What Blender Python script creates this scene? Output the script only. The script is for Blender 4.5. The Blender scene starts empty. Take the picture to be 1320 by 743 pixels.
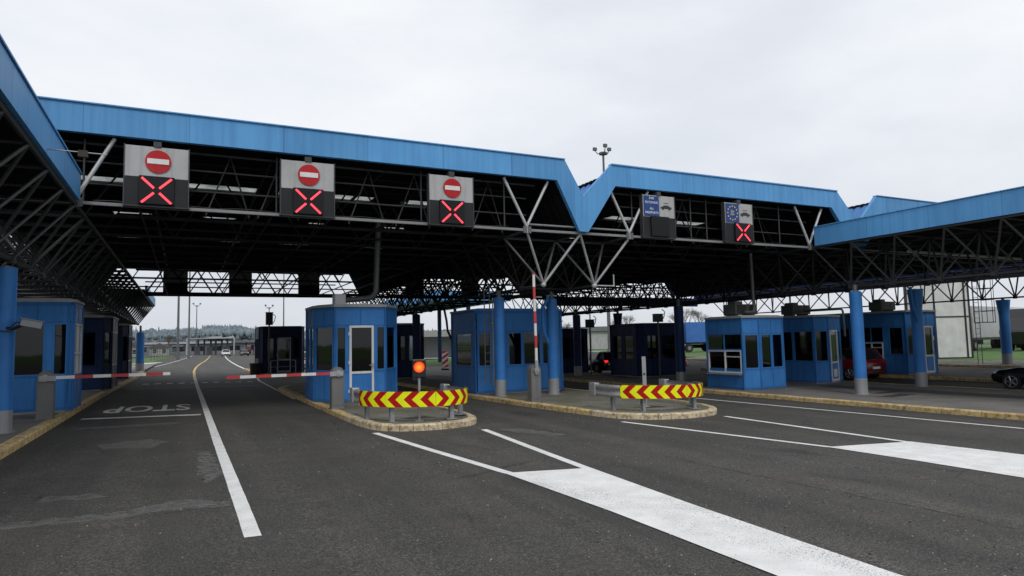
import bpy, math, random
from mathutils import Vector, Matrix
rnd = random.Random(7)
scene = bpy.context.scene
col = scene.collection
R = math.radians

# ---------------------------------------------------------------- ground profile
PX = [-3000, -20, 0, 21, 28, 41, 60, 4000]
PZ = [.3, .3, 0, -.49, -.5, -.1, 0, 0]
def gz(x):
    for i in range(len(PX)-1):
        if x <= PX[i+1]:
            t = (x-PX[i])/(PX[i+1]-PX[i]); return PZ[i]*(1-t)+PZ[i+1]*t
    return 0.0
def gzk(x): return gz(x)+.14

# ---------------------------------------------------------------- materials
def new_mat(name):
    m = bpy.data.materials.new(name); m.use_nodes = True
    nt = m.node_tree; b = nt.nodes['Principled BSDF']
    return m, nt, b
def N(nt, t, **kw):
    n = nt.nodes.new(t)
    for k, v in kw.items():
        if hasattr(n, k): setattr(n, k, v)
        else: n.inputs[k].default_value = v
    return n
def ramp(nt, src, stops):
    r = N(nt, 'ShaderNodeValToRGB')
    e = r.color_ramp.elements
    e[0].position, e[0].color = stops[0][0], (*stops[0][1], 1)
    e[1].position, e[1].color = stops[-1][0], (*stops[-1][1], 1)
    for p, c in stops[1:-1]:
        x = e.new(p); x.color = (*c, 1)
    nt.links.new(src, r.inputs[0]); return r.outputs[0]
def mixc(nt, fac, a, b, mode='MIX'):
    m = N(nt, 'ShaderNodeMix', data_type='RGBA', blend_type=mode)
    for i, v in ((0, fac), (6, a), (7, b)):
        if isinstance(v, (int, float)): m.inputs[i].default_value = v
        elif isinstance(v, tuple): m.inputs[i].default_value = (*v, 1)
        else: nt.links.new(v, m.inputs[i])
    return m.outputs[2]
def noise(nt, scale, detail=4, coord=None, sc=None, rough=.55):
    n = N(nt, 'ShaderNodeTexNoise'); n.inputs['Scale'].default_value = scale
    n.inputs['Detail'].default_value = detail; n.inputs['Roughness'].default_value = rough
    src = coord
    if src is None:
        src = N(nt, 'ShaderNodeTexCoord').outputs['Object']
    if sc:
        mp = N(nt, 'ShaderNodeMapping'); mp.inputs['Scale'].default_value = sc
        nt.links.new(src, mp.inputs[0]); src = mp.outputs[0]
    nt.links.new(src, n.inputs['Vector']); return n.outputs[0]
def bump(nt, b, h, strength=.3, dist=.01):
    n = N(nt, 'ShaderNodeBump'); n.inputs['Strength'].default_value = strength; n.inputs['Distance'].default_value = dist
    nt.links.new(h, n.inputs['Height']); nt.links.new(n.outputs[0], b.inputs['Normal'])
def geo_pos(nt): return N(nt, 'ShaderNodeNewGeometry').outputs['Position']

def paint(name, c, rough=.45, dirt=.35, streak=True, metal=0.0, spec=.5, scale=1.5, world=True):
    """painted / coated surface with grime and vertical streaks"""
    m, nt, b = new_mat(name)
    pos = geo_pos(nt) if world else None
    n1 = noise(nt, scale, 5, pos)
    dark = tuple(x*.45 for x in c); lite = tuple(min(1, x*1.12+.01) for x in c)
    base = ramp(nt, n1, [(.25, tuple(x*.88 for x in c)), (.7, lite)])
    if streak:
        n2 = noise(nt, 1.0, 4, pos, (7, 7, .5))
        f = ramp(nt, n2, [(.5, (0, 0, 0)), (.8, (dirt, dirt, dirt))])
        base = mixc(nt, f, base, dark)
    n3 = noise(nt, 22, 3, pos)
    f3 = ramp(nt, n3, [(.6, (0, 0, 0)), (.75, (dirt*.5,)*3)])
    base = mixc(nt, f3, base, dark)
    nt.links.new(base, b.inputs['Base Color'])
    b.inputs['Metallic'].default_value = metal
    b.inputs['Specular IOR Level'].default_value = spec
    rr = ramp(nt, n1, [(.3, (rough-.08,)*3), (.7, (rough+.12,)*3)])
    nt.links.new(rr, b.inputs['Roughness'])
    return m

def flat(name, c, rough=.5, metal=0.0, spec=.5):
    m, nt, b = new_mat(name)
    n1 = noise(nt, 9, 3)
    base = ramp(nt, n1, [(.3, tuple(x*.85 for x in c)), (.7, tuple(min(1, x*1.1) for x in c))])
    nt.links.new(base, b.inputs['Base Color'])
    b.inputs['Roughness'].default_value = rough; b.inputs['Metallic'].default_value = metal
    b.inputs['Specular IOR Level'].default_value = spec
    return m
def emit(name, c, s):
    m, nt, b = new_mat(name)
    b.inputs['Base Color'].default_value = (*c, 1)
    b.inputs['Emission Color'].default_value = (*c, 1); b.inputs['Emission Strength'].default_value = s
    return m

M = {}
def fascia_mat(name, axis):
    m, nt, b = new_mat(name)
    pos = geo_pos(nt)
    sep = N(nt, 'ShaderNodeSeparateXYZ'); nt.links.new(pos, sep.inputs[0])
    n1 = noise(nt, .6, 4, pos); n2 = noise(nt, 1, 5, pos, (9, 9, .35))
    base = ramp(nt, n1, [(.3, (.085, .295, .60)), (.7, (.115, .36, .69))])
    f = ramp(nt, n2, [(.42, (0, 0, 0)), (.75, (.38,)*3)])
    base = mixc(nt, f, base, (.04, .15, .36))
    # sheet joints every 2.1 m
    d = N(nt, 'ShaderNodeMath', operation='DIVIDE'); d.inputs[1].default_value = 2.1
    nt.links.new(sep.outputs[axis], d.inputs[0])
    fr = N(nt, 'ShaderNodeMath', operation='FRACT'); nt.links.new(d.outputs[0], fr.inputs[0])
    lt = N(nt, 'ShaderNodeMath', operation='LESS_THAN'); lt.inputs[1].default_value = .010
    nt.links.new(fr.outputs[0], lt.inputs[0])
    ml = N(nt, 'ShaderNodeMath', operation='MULTIPLY'); ml.inputs[1].default_value = .38
    nt.links.new(lt.outputs[0], ml.inputs[0])
    base = mixc(nt, ml.outputs[0], base, (.015, .06, .16))
    fl = N(nt, 'ShaderNodeMath', operation='FLOOR'); nt.links.new(d.outputs[0], fl.inputs[0])
    wn = N(nt, 'ShaderNodeTexWhiteNoise', noise_dimensions='1D'); nt.links.new(fl.outputs[0], wn.inputs['W'])
    sh = ramp(nt, wn.outputs[0], [(0, (.88,)*3), (1, (1.08,)*3)])
    base = mixc(nt, 1.0, base, sh, 'MULTIPLY')
    nt.links.new(base, b.inputs['Base Color'])
    b.inputs['Roughness'].default_value = .48; b.inputs['Specular IOR Level'].default_value = .3
    bump(nt, b, noise(nt, 1.3, 2, pos), .25, .03)
    return m
M['fasX'] = fascia_mat('blue_fascia_front', 0)
M['fasY'] = fascia_mat('blue_fascia_side', 1)
M['blue'] = paint('blue_booth_paint', (.030, .170, .46), .5, .4, spec=.25)
M['bluetrim'] = paint('blue_booth_trim', (.020, .125, .36), .5, .35, spec=.25)
M['shadetrim'] = paint('shaded_blue_trim', (.005, .016, .06), .5, .35, spec=.2)  # trim blue with the canopy's shade mixed into the colour
M['bluecol'] = paint('blue_column_paint', (.026, .165, .47), .45, .45, spec=.3)
M['blueshade'] = paint('shaded_blue_paint', (.005, .022, .085), .45, .3, spec=.2)  # booth and column blue, darkened in colour to stand for canopy shade
M['deck'] = paint('blue_roof_sheet', (.04, .17, .42), .5, .4)
M['lining'] = paint('shade_dark_lining', (.005, .0055, .006), .9, .3, spec=.1)  # near-black colour stands in for the deep shade under the roof
M['steel_shade'] = paint('shaded_truss_steel', (.008, .008, .009), .6, .4, spec=.25)  # truss steel darkened in colour to carry the interior shade
M['steel_mid'] = paint('grey_truss_steel', (.040, .042, .045), .5, .4, spec=.4)  # lowered in colour too, for the shade inside the frames
M['steel_g'] = paint('weathered_grey_steel', (.11, .115, .12), .5, .4, metal=.2)
M['beamg'] = paint('front_beam_grey', (.20, .205, .21), .5, .4)
M['steel'] = paint('galvanised_steel', (.36, .37, .38), .42, .5, metal=.55)
M['steel_l'] = paint('light_grey_strut_paint', (.46, .47, .48), .45, .4, metal=.2)
M['sleeve'] = paint('grey_column_sleeve', (.27, .28, .29), .5, .4, metal=.3)
M['cab'] = paint('grey_barrier_cabinet', (.15, .15, .15), .5, .4, metal=.2)
M['white'] = paint('white_frame_paint', (.62, .63, .64), .45, .3)
M['whitep'] = paint('white_panel', (.37, .375, .38), .55, .5)
M['roofcap'] = paint('pale_booth_roof', (.30, .31, .31), .6, .5)
M['black'] = flat('black_plastic', (.012, .012, .013), .4)
M['led'] = paint('dark_led_panel', (.013, .014, .017), .55, .2, spec=.25)
M['led2'] = flat('led_box_face', (.007, .007, .008), .45, 0, .25)
M['red'] = paint('red_sign_face', (.42, .008, .012), .45, .25, spec=.25)
M['redp'] = paint('red_bar_paint', (.42, .03, .035), .4, .25)
M['whiteb'] = paint('white_bar_paint', (.66, .66, .65), .4, .2)
M['signblue'] = paint('blue_sign_face', (.02, .06, .22), .5, .25, spec=.2)
M['gold'] = flat('pale_gold_star', (.62, .50, .18), .5)
M['ledred'] = emit('red_led_light', (1, .05, .08), 1.35)
M['amber'] = emit('amber_signal_light', (1, .12, .012), 1.6)
def amber_lens():
    m, nt, b = new_mat('amber_lens')
    g = N(nt, 'ShaderNodeTexCoord').outputs['Generated']; mp = N(nt, 'ShaderNodeMapping'); mp.inputs['Location'].default_value = (-.5, -.5, -.5); nt.links.new(g, mp.inputs[0])
    mp2 = N(nt, 'ShaderNodeMapping'); mp2.inputs['Scale'].default_value = (2, 0, 2); nt.links.new(mp.outputs[0], mp2.inputs[0])
    ln = N(nt, 'ShaderNodeVectorMath', operation='LENGTH'); nt.links.new(mp2.outputs[0], ln.inputs[0])
    c = ramp(nt, ln.outputs['Value'], [(.0, (1, .30, .05)), (.55, (1, .14, .012)), (.95, (.55, .03, .004))])
    nt.links.new(c, b.inputs['Emission Color']); nt.links.new(c, b.inputs['Base Color']); b.inputs['Emission Strength'].default_value = 1.25
    return m
M['amber'] = amber_lens()
M['tail'] = emit('red_tail_light', (1, .02, .03), 1.0)
M['tailoff'] = flat('dark_red_lens', (.22, .008, .01), .2)
M['rubber'] = flat('black_rubber', (.015, .015, .015), .8)
M['rim'] = flat('alloy_rim', (.35, .36, .37), .3, .7)
M['carblack'] = flat('black_car_paint', (.010, .010, .012), .12, 0, .7)
M['carred'] = flat('red_car_paint', (.13, .006, .009), .25, 0, .5)
M['carwhite'] = flat('white_car_paint', (.62, .63, .64), .25, 0, .6)
M['carglass'] = flat('dark_car_glass', (.012, .014, .016), .05, 0, .8)
M['headl'] = flat('clear_headlamp', (.62, .64, .66), .08, .3, .9)
M['cone'] = flat('orange_cone', (.75, .13, .02), .5)
M['hedge'] = flat('bark', (.06, .05, .042), .9)
M['tarpblue'] = paint('blue_trailer_tarp', (.03, .13, .42), .5, .3)
M['tarpgrey'] = paint('grey_trailer_side', (.42, .43, .44), .5, .3)
M['insul'] = paint('grey_duct_metal', (.085, .088, .09), .5, .4, metal=.3)
M['desk'] = flat('desk_board', (.08, .07, .06), .6)
M['panelg'] = paint('frosted_wall_panel', (.60, .60, .60), .35, .2)
M['houseW'] = paint('pale_house_wall', (.30, .30, .29), .8, .2)
M['houseR'] = paint('brown_house_roof', (.08, .075, .075), .8, .2)
M['distgrey'] = paint('distant_canopy_grey', (.13, .145, .165), .7, .2)
M['distwhite'] = paint('distant_canopy_white', (.36, .38, .40), .7, .2)

def glass_mat(name, tint=(.16, .18, .18), refl=.9):
    m = bpy.data.materials.new(name); m.use_nodes = True
    nt = m.node_tree; nt.nodes.clear()
    o = N(nt, 'ShaderNodeOutputMaterial'); mx = N(nt, 'ShaderNodeMixShader')
    tr = N(nt, 'ShaderNodeBsdfTransparent'); tr.inputs[0].default_value = (*tint, 1)
    gl = N(nt, 'ShaderNodeBsdfGlossy'); gl.inputs[0].default_value = (refl, refl, refl, 1); gl.inputs['Roughness'].default_value = .03
    lw = N(nt, 'ShaderNodeFresnel'); lw.inputs[0].default_value = 1.5
    bp = N(nt, 'ShaderNodeBump'); bp.inputs['Strength'].default_value = .08; bp.inputs['Distance'].default_value = .02
    nt.links.new(noise(nt, 1.2, 2, geo_pos(nt)), bp.inputs['Height']); nt.links.new(bp.outputs[0], gl.inputs['Normal'])
    nt.links.new(lw.outputs[0], mx.inputs[0]); nt.links.new(tr.outputs[0], mx.inputs[1]); nt.links.new(gl.outputs[0], mx.inputs[2])
    nt.links.new(mx.outputs[0], o.inputs[0]); return m
M['glass'] = glass_mat('tinted_window_glass')
def reflective_glass():
    m, nt, b = new_mat('reflective_window_glass')
    b.inputs['Base Color'].default_value = (.16, .18, .20, 1); b.inputs['Metallic'].default_value = .85; b.inputs['Roughness'].default_value = .08
    bump(nt, b, noise(nt, 1.2, 2, geo_pos(nt)), .1, .02); return m
M['glassr'] = reflective_glass()
M['glassd'] = glass_mat('dark_window_glass', (.04, .045, .05))

def skylight_mat():
    m = bpy.data.materials.new('translucent_roof_sheet'); m.use_nodes = True
    nt = m.node_tree; nt.nodes.clear()
    o = N(nt, 'ShaderNodeOutputMaterial'); mx = N(nt, 'ShaderNodeMixShader'); mx.inputs[0].default_value = .5
    tr = N(nt, 'ShaderNodeBsdfTransparent'); tr.inputs[0].default_value = (.85, .88, .88, 1)
    tl = N(nt, 'ShaderNodeBsdfTranslucent')
    c = ramp(nt, noise(nt, 2, 4, geo_pos(nt)), [(.3, (.35, .38, .36)), (.7, (.8, .82, .8))])
    nt.links.new(c, tl.inputs[0])
    nt.links.new(tr.outputs[0], mx.inputs[1]); nt.links.new(tl.outputs[0], mx.inputs[2]); nt.links.new(mx.outputs[0], o.inputs[0])
    return m
M['skyl'] = skylight_mat()

def asphalt_mat():
    m, nt, b = new_mat('worn_asphalt')
    pos = geo_pos(nt)
    big = noise(nt, .22, 5, pos); mid = noise(nt, 1.6, 5, pos); fine = noise(nt, 55, 3, pos, None, .7)
    trk = noise(nt, 1, 3, pos, (1.1, .05, 1))
    c = ramp(nt, big, [(.3, (.037, .0355, .032)), (.7, (.066, .063, .058))])
    c = mixc(nt, ramp(nt, trk, [(.42, (0, 0, 0)), (.66, (.75,)*3)]), c, (.080, .075, .067))
    c = mixc(nt, ramp(nt, mid, [(.40, (0, 0, 0)), (.75, (.6,)*3)]), c, (.036, .035, .033))
    g = ramp(nt, fine, [(.32, (.25,)*3), (.5, (.92,)*3), (.66, (2.3,)*3)])
    c = mixc(nt, 1.0, c, g, 'MULTIPLY')
    vo = N(nt, 'ShaderNodeTexVoronoi'); vo.inputs['Scale'].default_value = 16; nt.links.new(pos, vo.inputs['Vector'])
    vo.inputs['Randomness'].default_value = 1
    sp = ramp(nt, vo.outputs['Distance'], [(.075, (1, 1, 1)), (.13, (0, 0, 0))])
    sel = N(nt, 'ShaderNodeSeparateColor'); nt.links.new(vo.outputs['Color'], sel.inputs[0])
    gt = N(nt, 'ShaderNodeMath', operation='GREATER_THAN'); gt.inputs[1].default_value = .72; nt.links.new(sel.outputs[0], gt.inputs[0])
    ml = N(nt, 'ShaderNodeMath', operation='MULTIPLY'); nt.links.new(gt.outputs[0], ml.inputs[0]); nt.links.new(sp, ml.inputs[1])
    c = mixc(nt, ml.outputs[0], c, (.20, .195, .185))
    br = ramp(nt, noise(nt, .5, 5, pos, None, .7), [(.52, (0, 0, 0)), (.72, (.5,)*3)])
    c = mixc(nt, br, c, (.075, .066, .052))
    md = noise(nt, 21, 4, pos, None, .75); c = mixc(nt, 1.0, c, ramp(nt, md, [(.3, (.62,)*3), (.7, (1.38,)*3)]), 'MULTIPLY')
    oil = ramp(nt, noise(nt, .9, 3, pos, (1, .45, 1)), [(.64, (0, 0, 0)), (.74, (.6,)*3)]); c = mixc(nt, oil, c, (.022, .021, .020))
    # hairline cracks, only here and there
    v2 = N(nt, 'ShaderNodeTexVoronoi', feature='DISTANCE_TO_EDGE'); v2.inputs['Scale'].default_value = .33
    wp = mixc(nt, .16, pos, N_color_noise(nt, pos, 1.3))
    nt.links.new(wp, v2.inputs['Vector'])
    cr = ramp(nt, v2.outputs['Distance'], [(.0015, (1, 1, 1)), (.005, (0, 0, 0))])
    gate = ramp(nt, noise(nt, .35, 2, pos), [(.5, (0, 0, 0)), (.58, (.75,)*3)])
    cr = mixc(nt, 1.0, cr, gate, 'MULTIPLY')
    c = mixc(nt, cr, c, (.012, .012, .012))
    # distance: far road reads paler
    nt.links.new(c, b.inputs['Base Color'])
    b.inputs['Roughness'].default_value = .82; b.inputs['Specular IOR Level'].default_value = .35
    bump(nt, b, fine, .5, .006)
    return m
def N_color_noise(nt, pos, s):
    n = N(nt, 'ShaderNodeTexNoise'); n.inputs['Scale'].default_value = s; n.inputs['Detail'].default_value = 4
    nt.links.new(pos, n.inputs['Vector']); return n.outputs['Color']
M['asphalt'] = asphalt_mat()

def marking_mat(name, c, wear=.5):
    m, nt, b = new_mat(name)
    pos = geo_pos(nt)
    f = noise(nt, 38, 4, pos, None, .75); w = noise(nt, 1.4, 5, pos)
    cc = ramp(nt, noise(nt, 3.5, 5, pos), [(.3, tuple(x*.80 for x in c)), (.7, c)])
    dk = N(nt, 'ShaderNodeMath', operation='MULTIPLY'); nt.links.new(f, dk.inputs[0]); nt.links.new(w, dk.inputs[1])
    k = ramp(nt, dk.outputs[0], [(.0, (0, 0, 0)), (1, (0, 0, 0))])
    chip = noise(nt, 60, 5, pos, None, .8); loc = ramp(nt, noise(nt, 1.1, 4, pos, (1, .35, 1)), [(.35, (.0,)*3), (.8, (.13,)*3)])
    ad = N(nt, 'ShaderNodeMath', operation='ADD'); nt.links.new(chip, ad.inputs[0]); nt.links.new(loc, ad.inputs[1])
    k = ramp(nt, ad.outputs[0], [(.66-.10*wear, (0, 0, 0)), (.70-.08*wear, (1, 1, 1))])
    cc = mixc(nt, k, cc, (.07, .068, .065))
    sm = ramp(nt, noise(nt, 14, 3, pos), [(.60, (0, 0, 0)), (.80, (.22,)*3)])
    cc = mixc(nt, sm, cc, tuple(x*.45 for x in c))
    nt.links.new(cc, b.inputs['Base Color']); b.inputs['Roughness'].default_value = .7
    bump(nt, b, f, .3, .004)
    return m
M['mark'] = marking_mat('white_road_paint', (.82, .82, .81), .35)
M['markold'] = marking_mat('worn_road_paint', (.60, .60, .59), .9)
M['markyel'] = marking_mat('yellow_road_paint', (.62, .42, .12), .6)

def kerb_mat(name, c1, c2):
    m, nt, b = new_mat(name)
    pos = geo_pos(nt)
    c = ramp(nt, noise(nt, 2.2, 5, pos), [(.3, c1), (.7, c2)])
    d = ramp(nt, noise(nt, 9, 5, pos, None, .7), [(.46, (0, 0, 0)), (.66, (.85,)*3)])
    c = mixc(nt, d, c, (.10, .09, .07))
    sep = N(nt, 'ShaderNodeSeparateXYZ'); nrm = N(nt, 'ShaderNodeNewGeometry').outputs['Normal']; nt.links.new(nrm, sep.inputs[0])
    nt.links.new(c, b.inputs['Base Color']); b.inputs['Roughness'].default_value = .85
    bump(nt, b, noise(nt, 30, 4, pos), .4, .006)
    return m
M['kerb'] = kerb_mat('yellow_kerb_paint', (.50, .35, .13), (.68, .51, .26))
M['kerbp'] = kerb_mat('faded_kerb_stone', (.50, .40, .24), (.70, .58, .40))
def paving_mat(name, moss):
    m, nt, b = new_mat(name)
    pos = geo_pos(nt)
    c = ramp(nt, noise(nt, .8, 5, pos), [(.3, (.12, .115, .105)), (.7, (.20, .195, .18))])
    f = ramp(nt, noise(nt, 40, 3, pos), [(.3, (.6,)*3), (.7, (1.4,)*3)])
    c = mixc(nt, 1, c, f, 'MULTIPLY')
    if moss:
        g = ramp(nt, noise(nt, 1.1, 6, pos, None, .7), [(.45, (0, 0, 0)), (.60, (.8,)*3)])
        gc = ramp(nt, noise(nt, 12, 4, pos), [(.3, (.075, .08, .025)), (.7, (.17, .155, .07))])
        c = mixc(nt, g, c, gc)
    nt.links.new(c, b.inputs['Base Color']); b.inputs['Roughness'].default_value = .9
    bump(nt, b, noise(nt, 30, 5, pos), .6, .012)
    return m
M['paving'] = paving_mat('island_paving', False)
M['pavmoss'] = paving_mat('mossy_island_paving', True)
def grass_mat():
    m, nt, b = new_mat('short_grass')
    pos = geo_pos(nt)
    c = ramp(nt, noise(nt, .5, 6, pos, None, .7), [(.3, (.045, .10, .02)), (.7, (.10, .19, .045))])
    nt.links.new(c, b.inputs['Base Color']); b.inputs['Roughness'].default_value = .95
    bump(nt, b, noise(nt, 8, 5, pos), 1, .1)
    return m
M['grass'] = grass_mat()
M['conc'] = paint('pale_concrete', (.28, .28, .27), .8, .3)
def hill_mat(name, a, c2, s):
    m, nt, b = new_mat(name)
    pos = geo_pos(nt)
    c = ramp(nt, noise(nt, s, 7, pos, None, .7), [(.35, a), (.65, c2)])
    nt.links.new(c, b.inputs['Base Color']); b.inputs['Roughness'].default_value = 1; b.inputs['Specular IOR Level'].default_value = 0
    return m
M['hill'] = hill_mat('hazy_wooded_hill', (.20, .24, .27), (.26, .30, .325), .02)  # distance haze is tinted into the hill colour
M['hill2'] = hill_mat('hazy_wood', (.15, .19, .22), (.22, .255, .28), .06)  # woods carry the same haze tint in their colour
M['leafy'] = hill_mat('dark_evergreen_leaf', (.018, .028, .014), (.045, .06, .03), 3)
M['twig'] = flat('bare_twig', (.10, .085, .07), .9)

# ---------------------------------------------------------------- mesh builder
class MB:
    def __init__(s): s.v = []; s.f = []; s.m = []; s.sm = []; s.uv = None
    def add(s, vs, fs, mi=0, sm=False):
        o = len(s.v); s.v += [tuple(x) for x in vs]
        for f in fs: s.f.append(tuple(i+o for i in f)); s.m.append(mi); s.sm.append(sm)
    def box(s, a, b, mi=0):
        x0, y0, z0 = a; x1, y1, z1 = b
        if x0 > x1: x0, x1 = x1, x0
        if y0 > y1: y0, y1 = y1, y0
        if z0 > z1: z0, z1 = z1, z0
        s.add([(x0,y0,z0),(x1,y0,z0),(x1,y1,z0),(x0,y1,z0),(x0,y0,z1),(x1,y0,z1),(x1,y1,z1),(x0,y1,z1)],
              [(0,3,2,1),(4,5,6,7),(0,1,5,4),(1,2,6,5),(2,3,7,6),(3,0,4,7)], mi)
    def obox(s, o, u, n, a, b, mi=0):
        """box in the frame origin o, u along, n outward, z up; a,b = (u,n,z) corners"""
        o = Vector(o); u = Vector(u); n = Vector(n); z = Vector((0,0,1))
        P = lambda p: o+u*p[0]+n*p[1]+z*p[2]
        (a0,a1,a2),(b0,b1,b2) = a, b
        vs = [P((x,y,w)) for w in (a2,b2) for x,y in ((a0,a1),(b0,a1),(b0,b1),(a0,b1))]
        fs = [(0,3,2,1),(4,5,6,7),(0,1,5,4),(1,2,6,5),(2,3,7,6),(3,0,4,7)]
        # u x n orientation
        if u.cross(n).z < 0: fs = [f[::-1] for f in fs]
        s.add(vs, fs, mi)
    def tube(s, p, q, r, n=6, mi=0, r2=None, caps=True):
        p = Vector(p); q = Vector(q); d = q-p
        if d.length < 1e-6: return
        d.normalize(); a = Vector((0,0,1)) if abs(d.z) < .9 else Vector((1,0,0))
        u = d.cross(a).normalized(); w = d.cross(u); r2 = r if r2 is None else r2
        vs = []
        for c, rr in ((p, r), (q, r2)):
            for i in range(n):
                t = 2*math.pi*i/n; vs.append(c+u*(rr*math.cos(t))+w*(rr*math.sin(t)))
        fs = [(i, (i+1) % n, n+(i+1) % n, n+i) for i in range(n)]
        s.add(vs, fs, mi, n > 5)
        if caps and n > 2:
            s.add(vs[:n], [tuple(range(n))[::-1]], mi); s.add(vs[n:], [tuple(range(n))], mi)
    def path(s, pts, r, n=8, mi=0, rr=None):
        """swept tube along a polyline; rr = list of radii"""
        pts = [Vector(p) for p in pts]; k = len(pts); rings = []
        t0 = (pts[1]-pts[0]).normalized(); a = Vector((0,0,1)) if abs(t0.z) < .9 else Vector((1,0,0))
        u = t0.cross(a).normalized()
        for i, p in enumerate(pts):
            t = ((pts[min(i+1,k-1)]-pts[max(i-1,0)])).normalized()
            u = (u-t*u.dot(t)).normalized(); w = t.cross(u)
            q = rr[i] if rr else r
            rings.append([p+u*(q*math.cos(2*math.pi*j/n))+w*(q*math.sin(2*math.pi*j/n)) for j in range(n)])
        vs = [v for g_ in rings for v in g_]
        fs = [(i*n+j, i*n+(j+1) % n, (i+1)*n+(j+1) % n, (i+1)*n+j) for i in range(k-1) for j in range(n)]
        s.add(vs, fs, mi, True)
        s.add(rings[0], [tuple(range(n))[::-1]], mi); s.add(rings[-1], [tuple(range(n))], mi)
    def prism(s, poly, z0, z1, mi=0, zf=None):
        n = len(poly); z0f = zf or (lambda x: 0)
        vs = [(x, y, z0+z0f(x)) for x, y in poly]+[(x, y, z1+z0f(x)) for x, y in poly]
        s.add(vs, [tuple(range(n))[::-1], tuple(range(n, 2*n))]+[(i, (i+1) % n, n+(i+1) % n, n+i) for i in range(n)], mi)
    def yprism(s, poly, y0, y1, mi=0):
        """poly of (x,z) extruded along Y; counter-clockwise seen from -Y"""
        n = len(poly)
        vs = [(x, y0, z) for x, z in poly]+[(x, y1, z) for x, z in poly]
        s.add(vs, [tuple(range(n)), tuple(range(n, 2*n))[::-1]]+[(i, n+i, n+(i+1) % n, (i+1) % n) for i in range(n)], mi)
    def quad(s, *p, mi=0): s.add(p, [tuple(range(len(p)))], mi)
    def disc(s, c, r, y, n=24, mi=0, t=.02):
        """disc facing -Y"""
        s.tube((c[0], y, c[1]), (c[0], y+t, c[1]), r, n, mi)
    def ball(s, c, r, mi=0, nu=8, nv=5, sc=(1,1,1)):
        vs = [(c[0], c[1], c[2]+r*sc[2])]
        for i in range(1, nv):
            ph = math.pi*i/nv
            for j in range(nu):
                t = 2*math.pi*j/nu
                vs.append((c[0]+r*sc[0]*math.sin(ph)*math.cos(t), c[1]+r*sc[1]*math.sin(ph)*math.sin(t), c[2]+r*sc[2]*math.cos(ph)))
        vs.append((c[0], c[1], c[2]-r*sc[2])); L = len(vs)-1; fs = []
        for j in range(nu): fs.append((0, 1+j, 1+(j+1) % nu))
        for i in range(nv-2):
            for j in range(nu):
                a = 1+i*nu+j; b2 = 1+i*nu+(j+1) % nu; fs.append((a, a+nu, b2+nu, b2))
        for j in range(nu): fs.append((L, 1+(nv-2)*nu+(j+1) % nu, 1+(nv-2)*nu+j))
        s.add(vs, fs, mi, True)
    def build(s, name, mats, parent=None, bev=0):
        if not isinstance(mats, (list, tuple)): mats = [mats]
        me = bpy.data.meshes.new(name); me.from_pydata(s.v, [], s.f)
        for m_ in mats: me.materials.append(M[m_] if isinstance(m_, str) else m_)
        me.polygons.foreach_set('material_index', s.m); me.polygons.foreach_set('use_smooth', s.sm)
        me.update()
        o = bpy.data.objects.new(name, me); col.objects.link(o)
        if parent: o.parent = parent
        if bev:
            b = o.modifiers.new('edge', 'BEVEL'); b.width = bev; b.segments = 2; b.limit_method = 'ANGLE'; b.angle_limit = R(40)
        return o

def tag(o, label=None, cat=None, group=None, kind=None):
    if label: o['label'] = label
    if cat: o['category'] = cat
    if group: o['group'] = group
    if kind: o['kind'] = kind
    return o
def thing(name, label, cat, loc=(0,0,0), rz=0, group=None):
    o = bpy.data.objects.new(name, None); col.objects.link(o)
    o.empty_display_size = .3; o.location = loc; o.rotation_euler = (0,0,rz)
    return tag(o, label, cat, group)
def copy_tree(o, parent=None):
    c = o.copy(); col.objects.link(c); c.parent = parent
    for ch in list(o.children): copy_tree(ch, c)
    return c
def place(o, loc, rz, label, group=None):
    c = copy_tree(o); c.location = loc; c.rotation_euler = (0,0,rz); c['label'] = label
    if group: c['group'] = group
    return c

# ---------------------------------------------------------------- ground, road
def sheet(name, x0, x1, y0, y1, off, mat, parent=None):
    xs = sorted({x0, x1, *[x for x in PX if x0 < x < x1]})
    mb = MB()
    for a, b in zip(xs, xs[1:]):
        mb.quad((a, y0, gz(a)+off), (b, y0, gz(b)+off), (b, y1, gz(b)+off), (a, y1, gz(a)+off))
    o = mb.build(name, mat, parent)
    if not parent: tag(o, kind='structure')
    return o
sheet('ground', -2500, 3500, -300, 4000, -.03, 'grass')
sheet('road', -30, 41.5, -60, 260, 0, 'asphalt')

def line_strip(mb, pts, w, off=.006):
    """painted line along pts on the ground"""
    if w > .05:
        q_ = []
        for a, b in zip(pts, pts[1:]):
            n = max(1, int(math.dist(a, b)/.22)) if b[1] < 40 else 1
            q_ += [(a[0]+(b[0]-a[0])*i/n, a[1]+(b[1]-a[1])*i/n) for i in range(n)]
        pts = q_+[pts[-1]]
    P = [Vector((p[0], p[1])) for p in pts]; L = []; Rr = []
    for i, p in enumerate(P):
        d = (P[min(i+1, len(P)-1)]-P[max(i-1, 0)]).normalized(); n = Vector((-d.y, d.x))*(w/2)
        j_ = .006 if w > .05 else 0
        L.append(p+n*(1+rnd.uniform(-j_, j_)*5)); Rr.append(p-n*(1+rnd.uniform(-j_, j_)*5))
    for i in range(len(P)-1):
        q = [Rr[i], Rr[i+1], L[i+1], L[i]]
        mb.quad(*[(a.x, a.y, gz(a.x)+off) for a in q])
def subdiv(pts, step=1.0):
    out = []
    for a, b in zip(pts, pts[1:]):
        n = max(1, int(math.dist(a, b)/step))
        out += [(a[0]+(b[0]-a[0])*i/n, a[1]+(b[1]-a[1])*i/n) for i in range(n)]
    return out+[pts[-1]]
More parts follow.
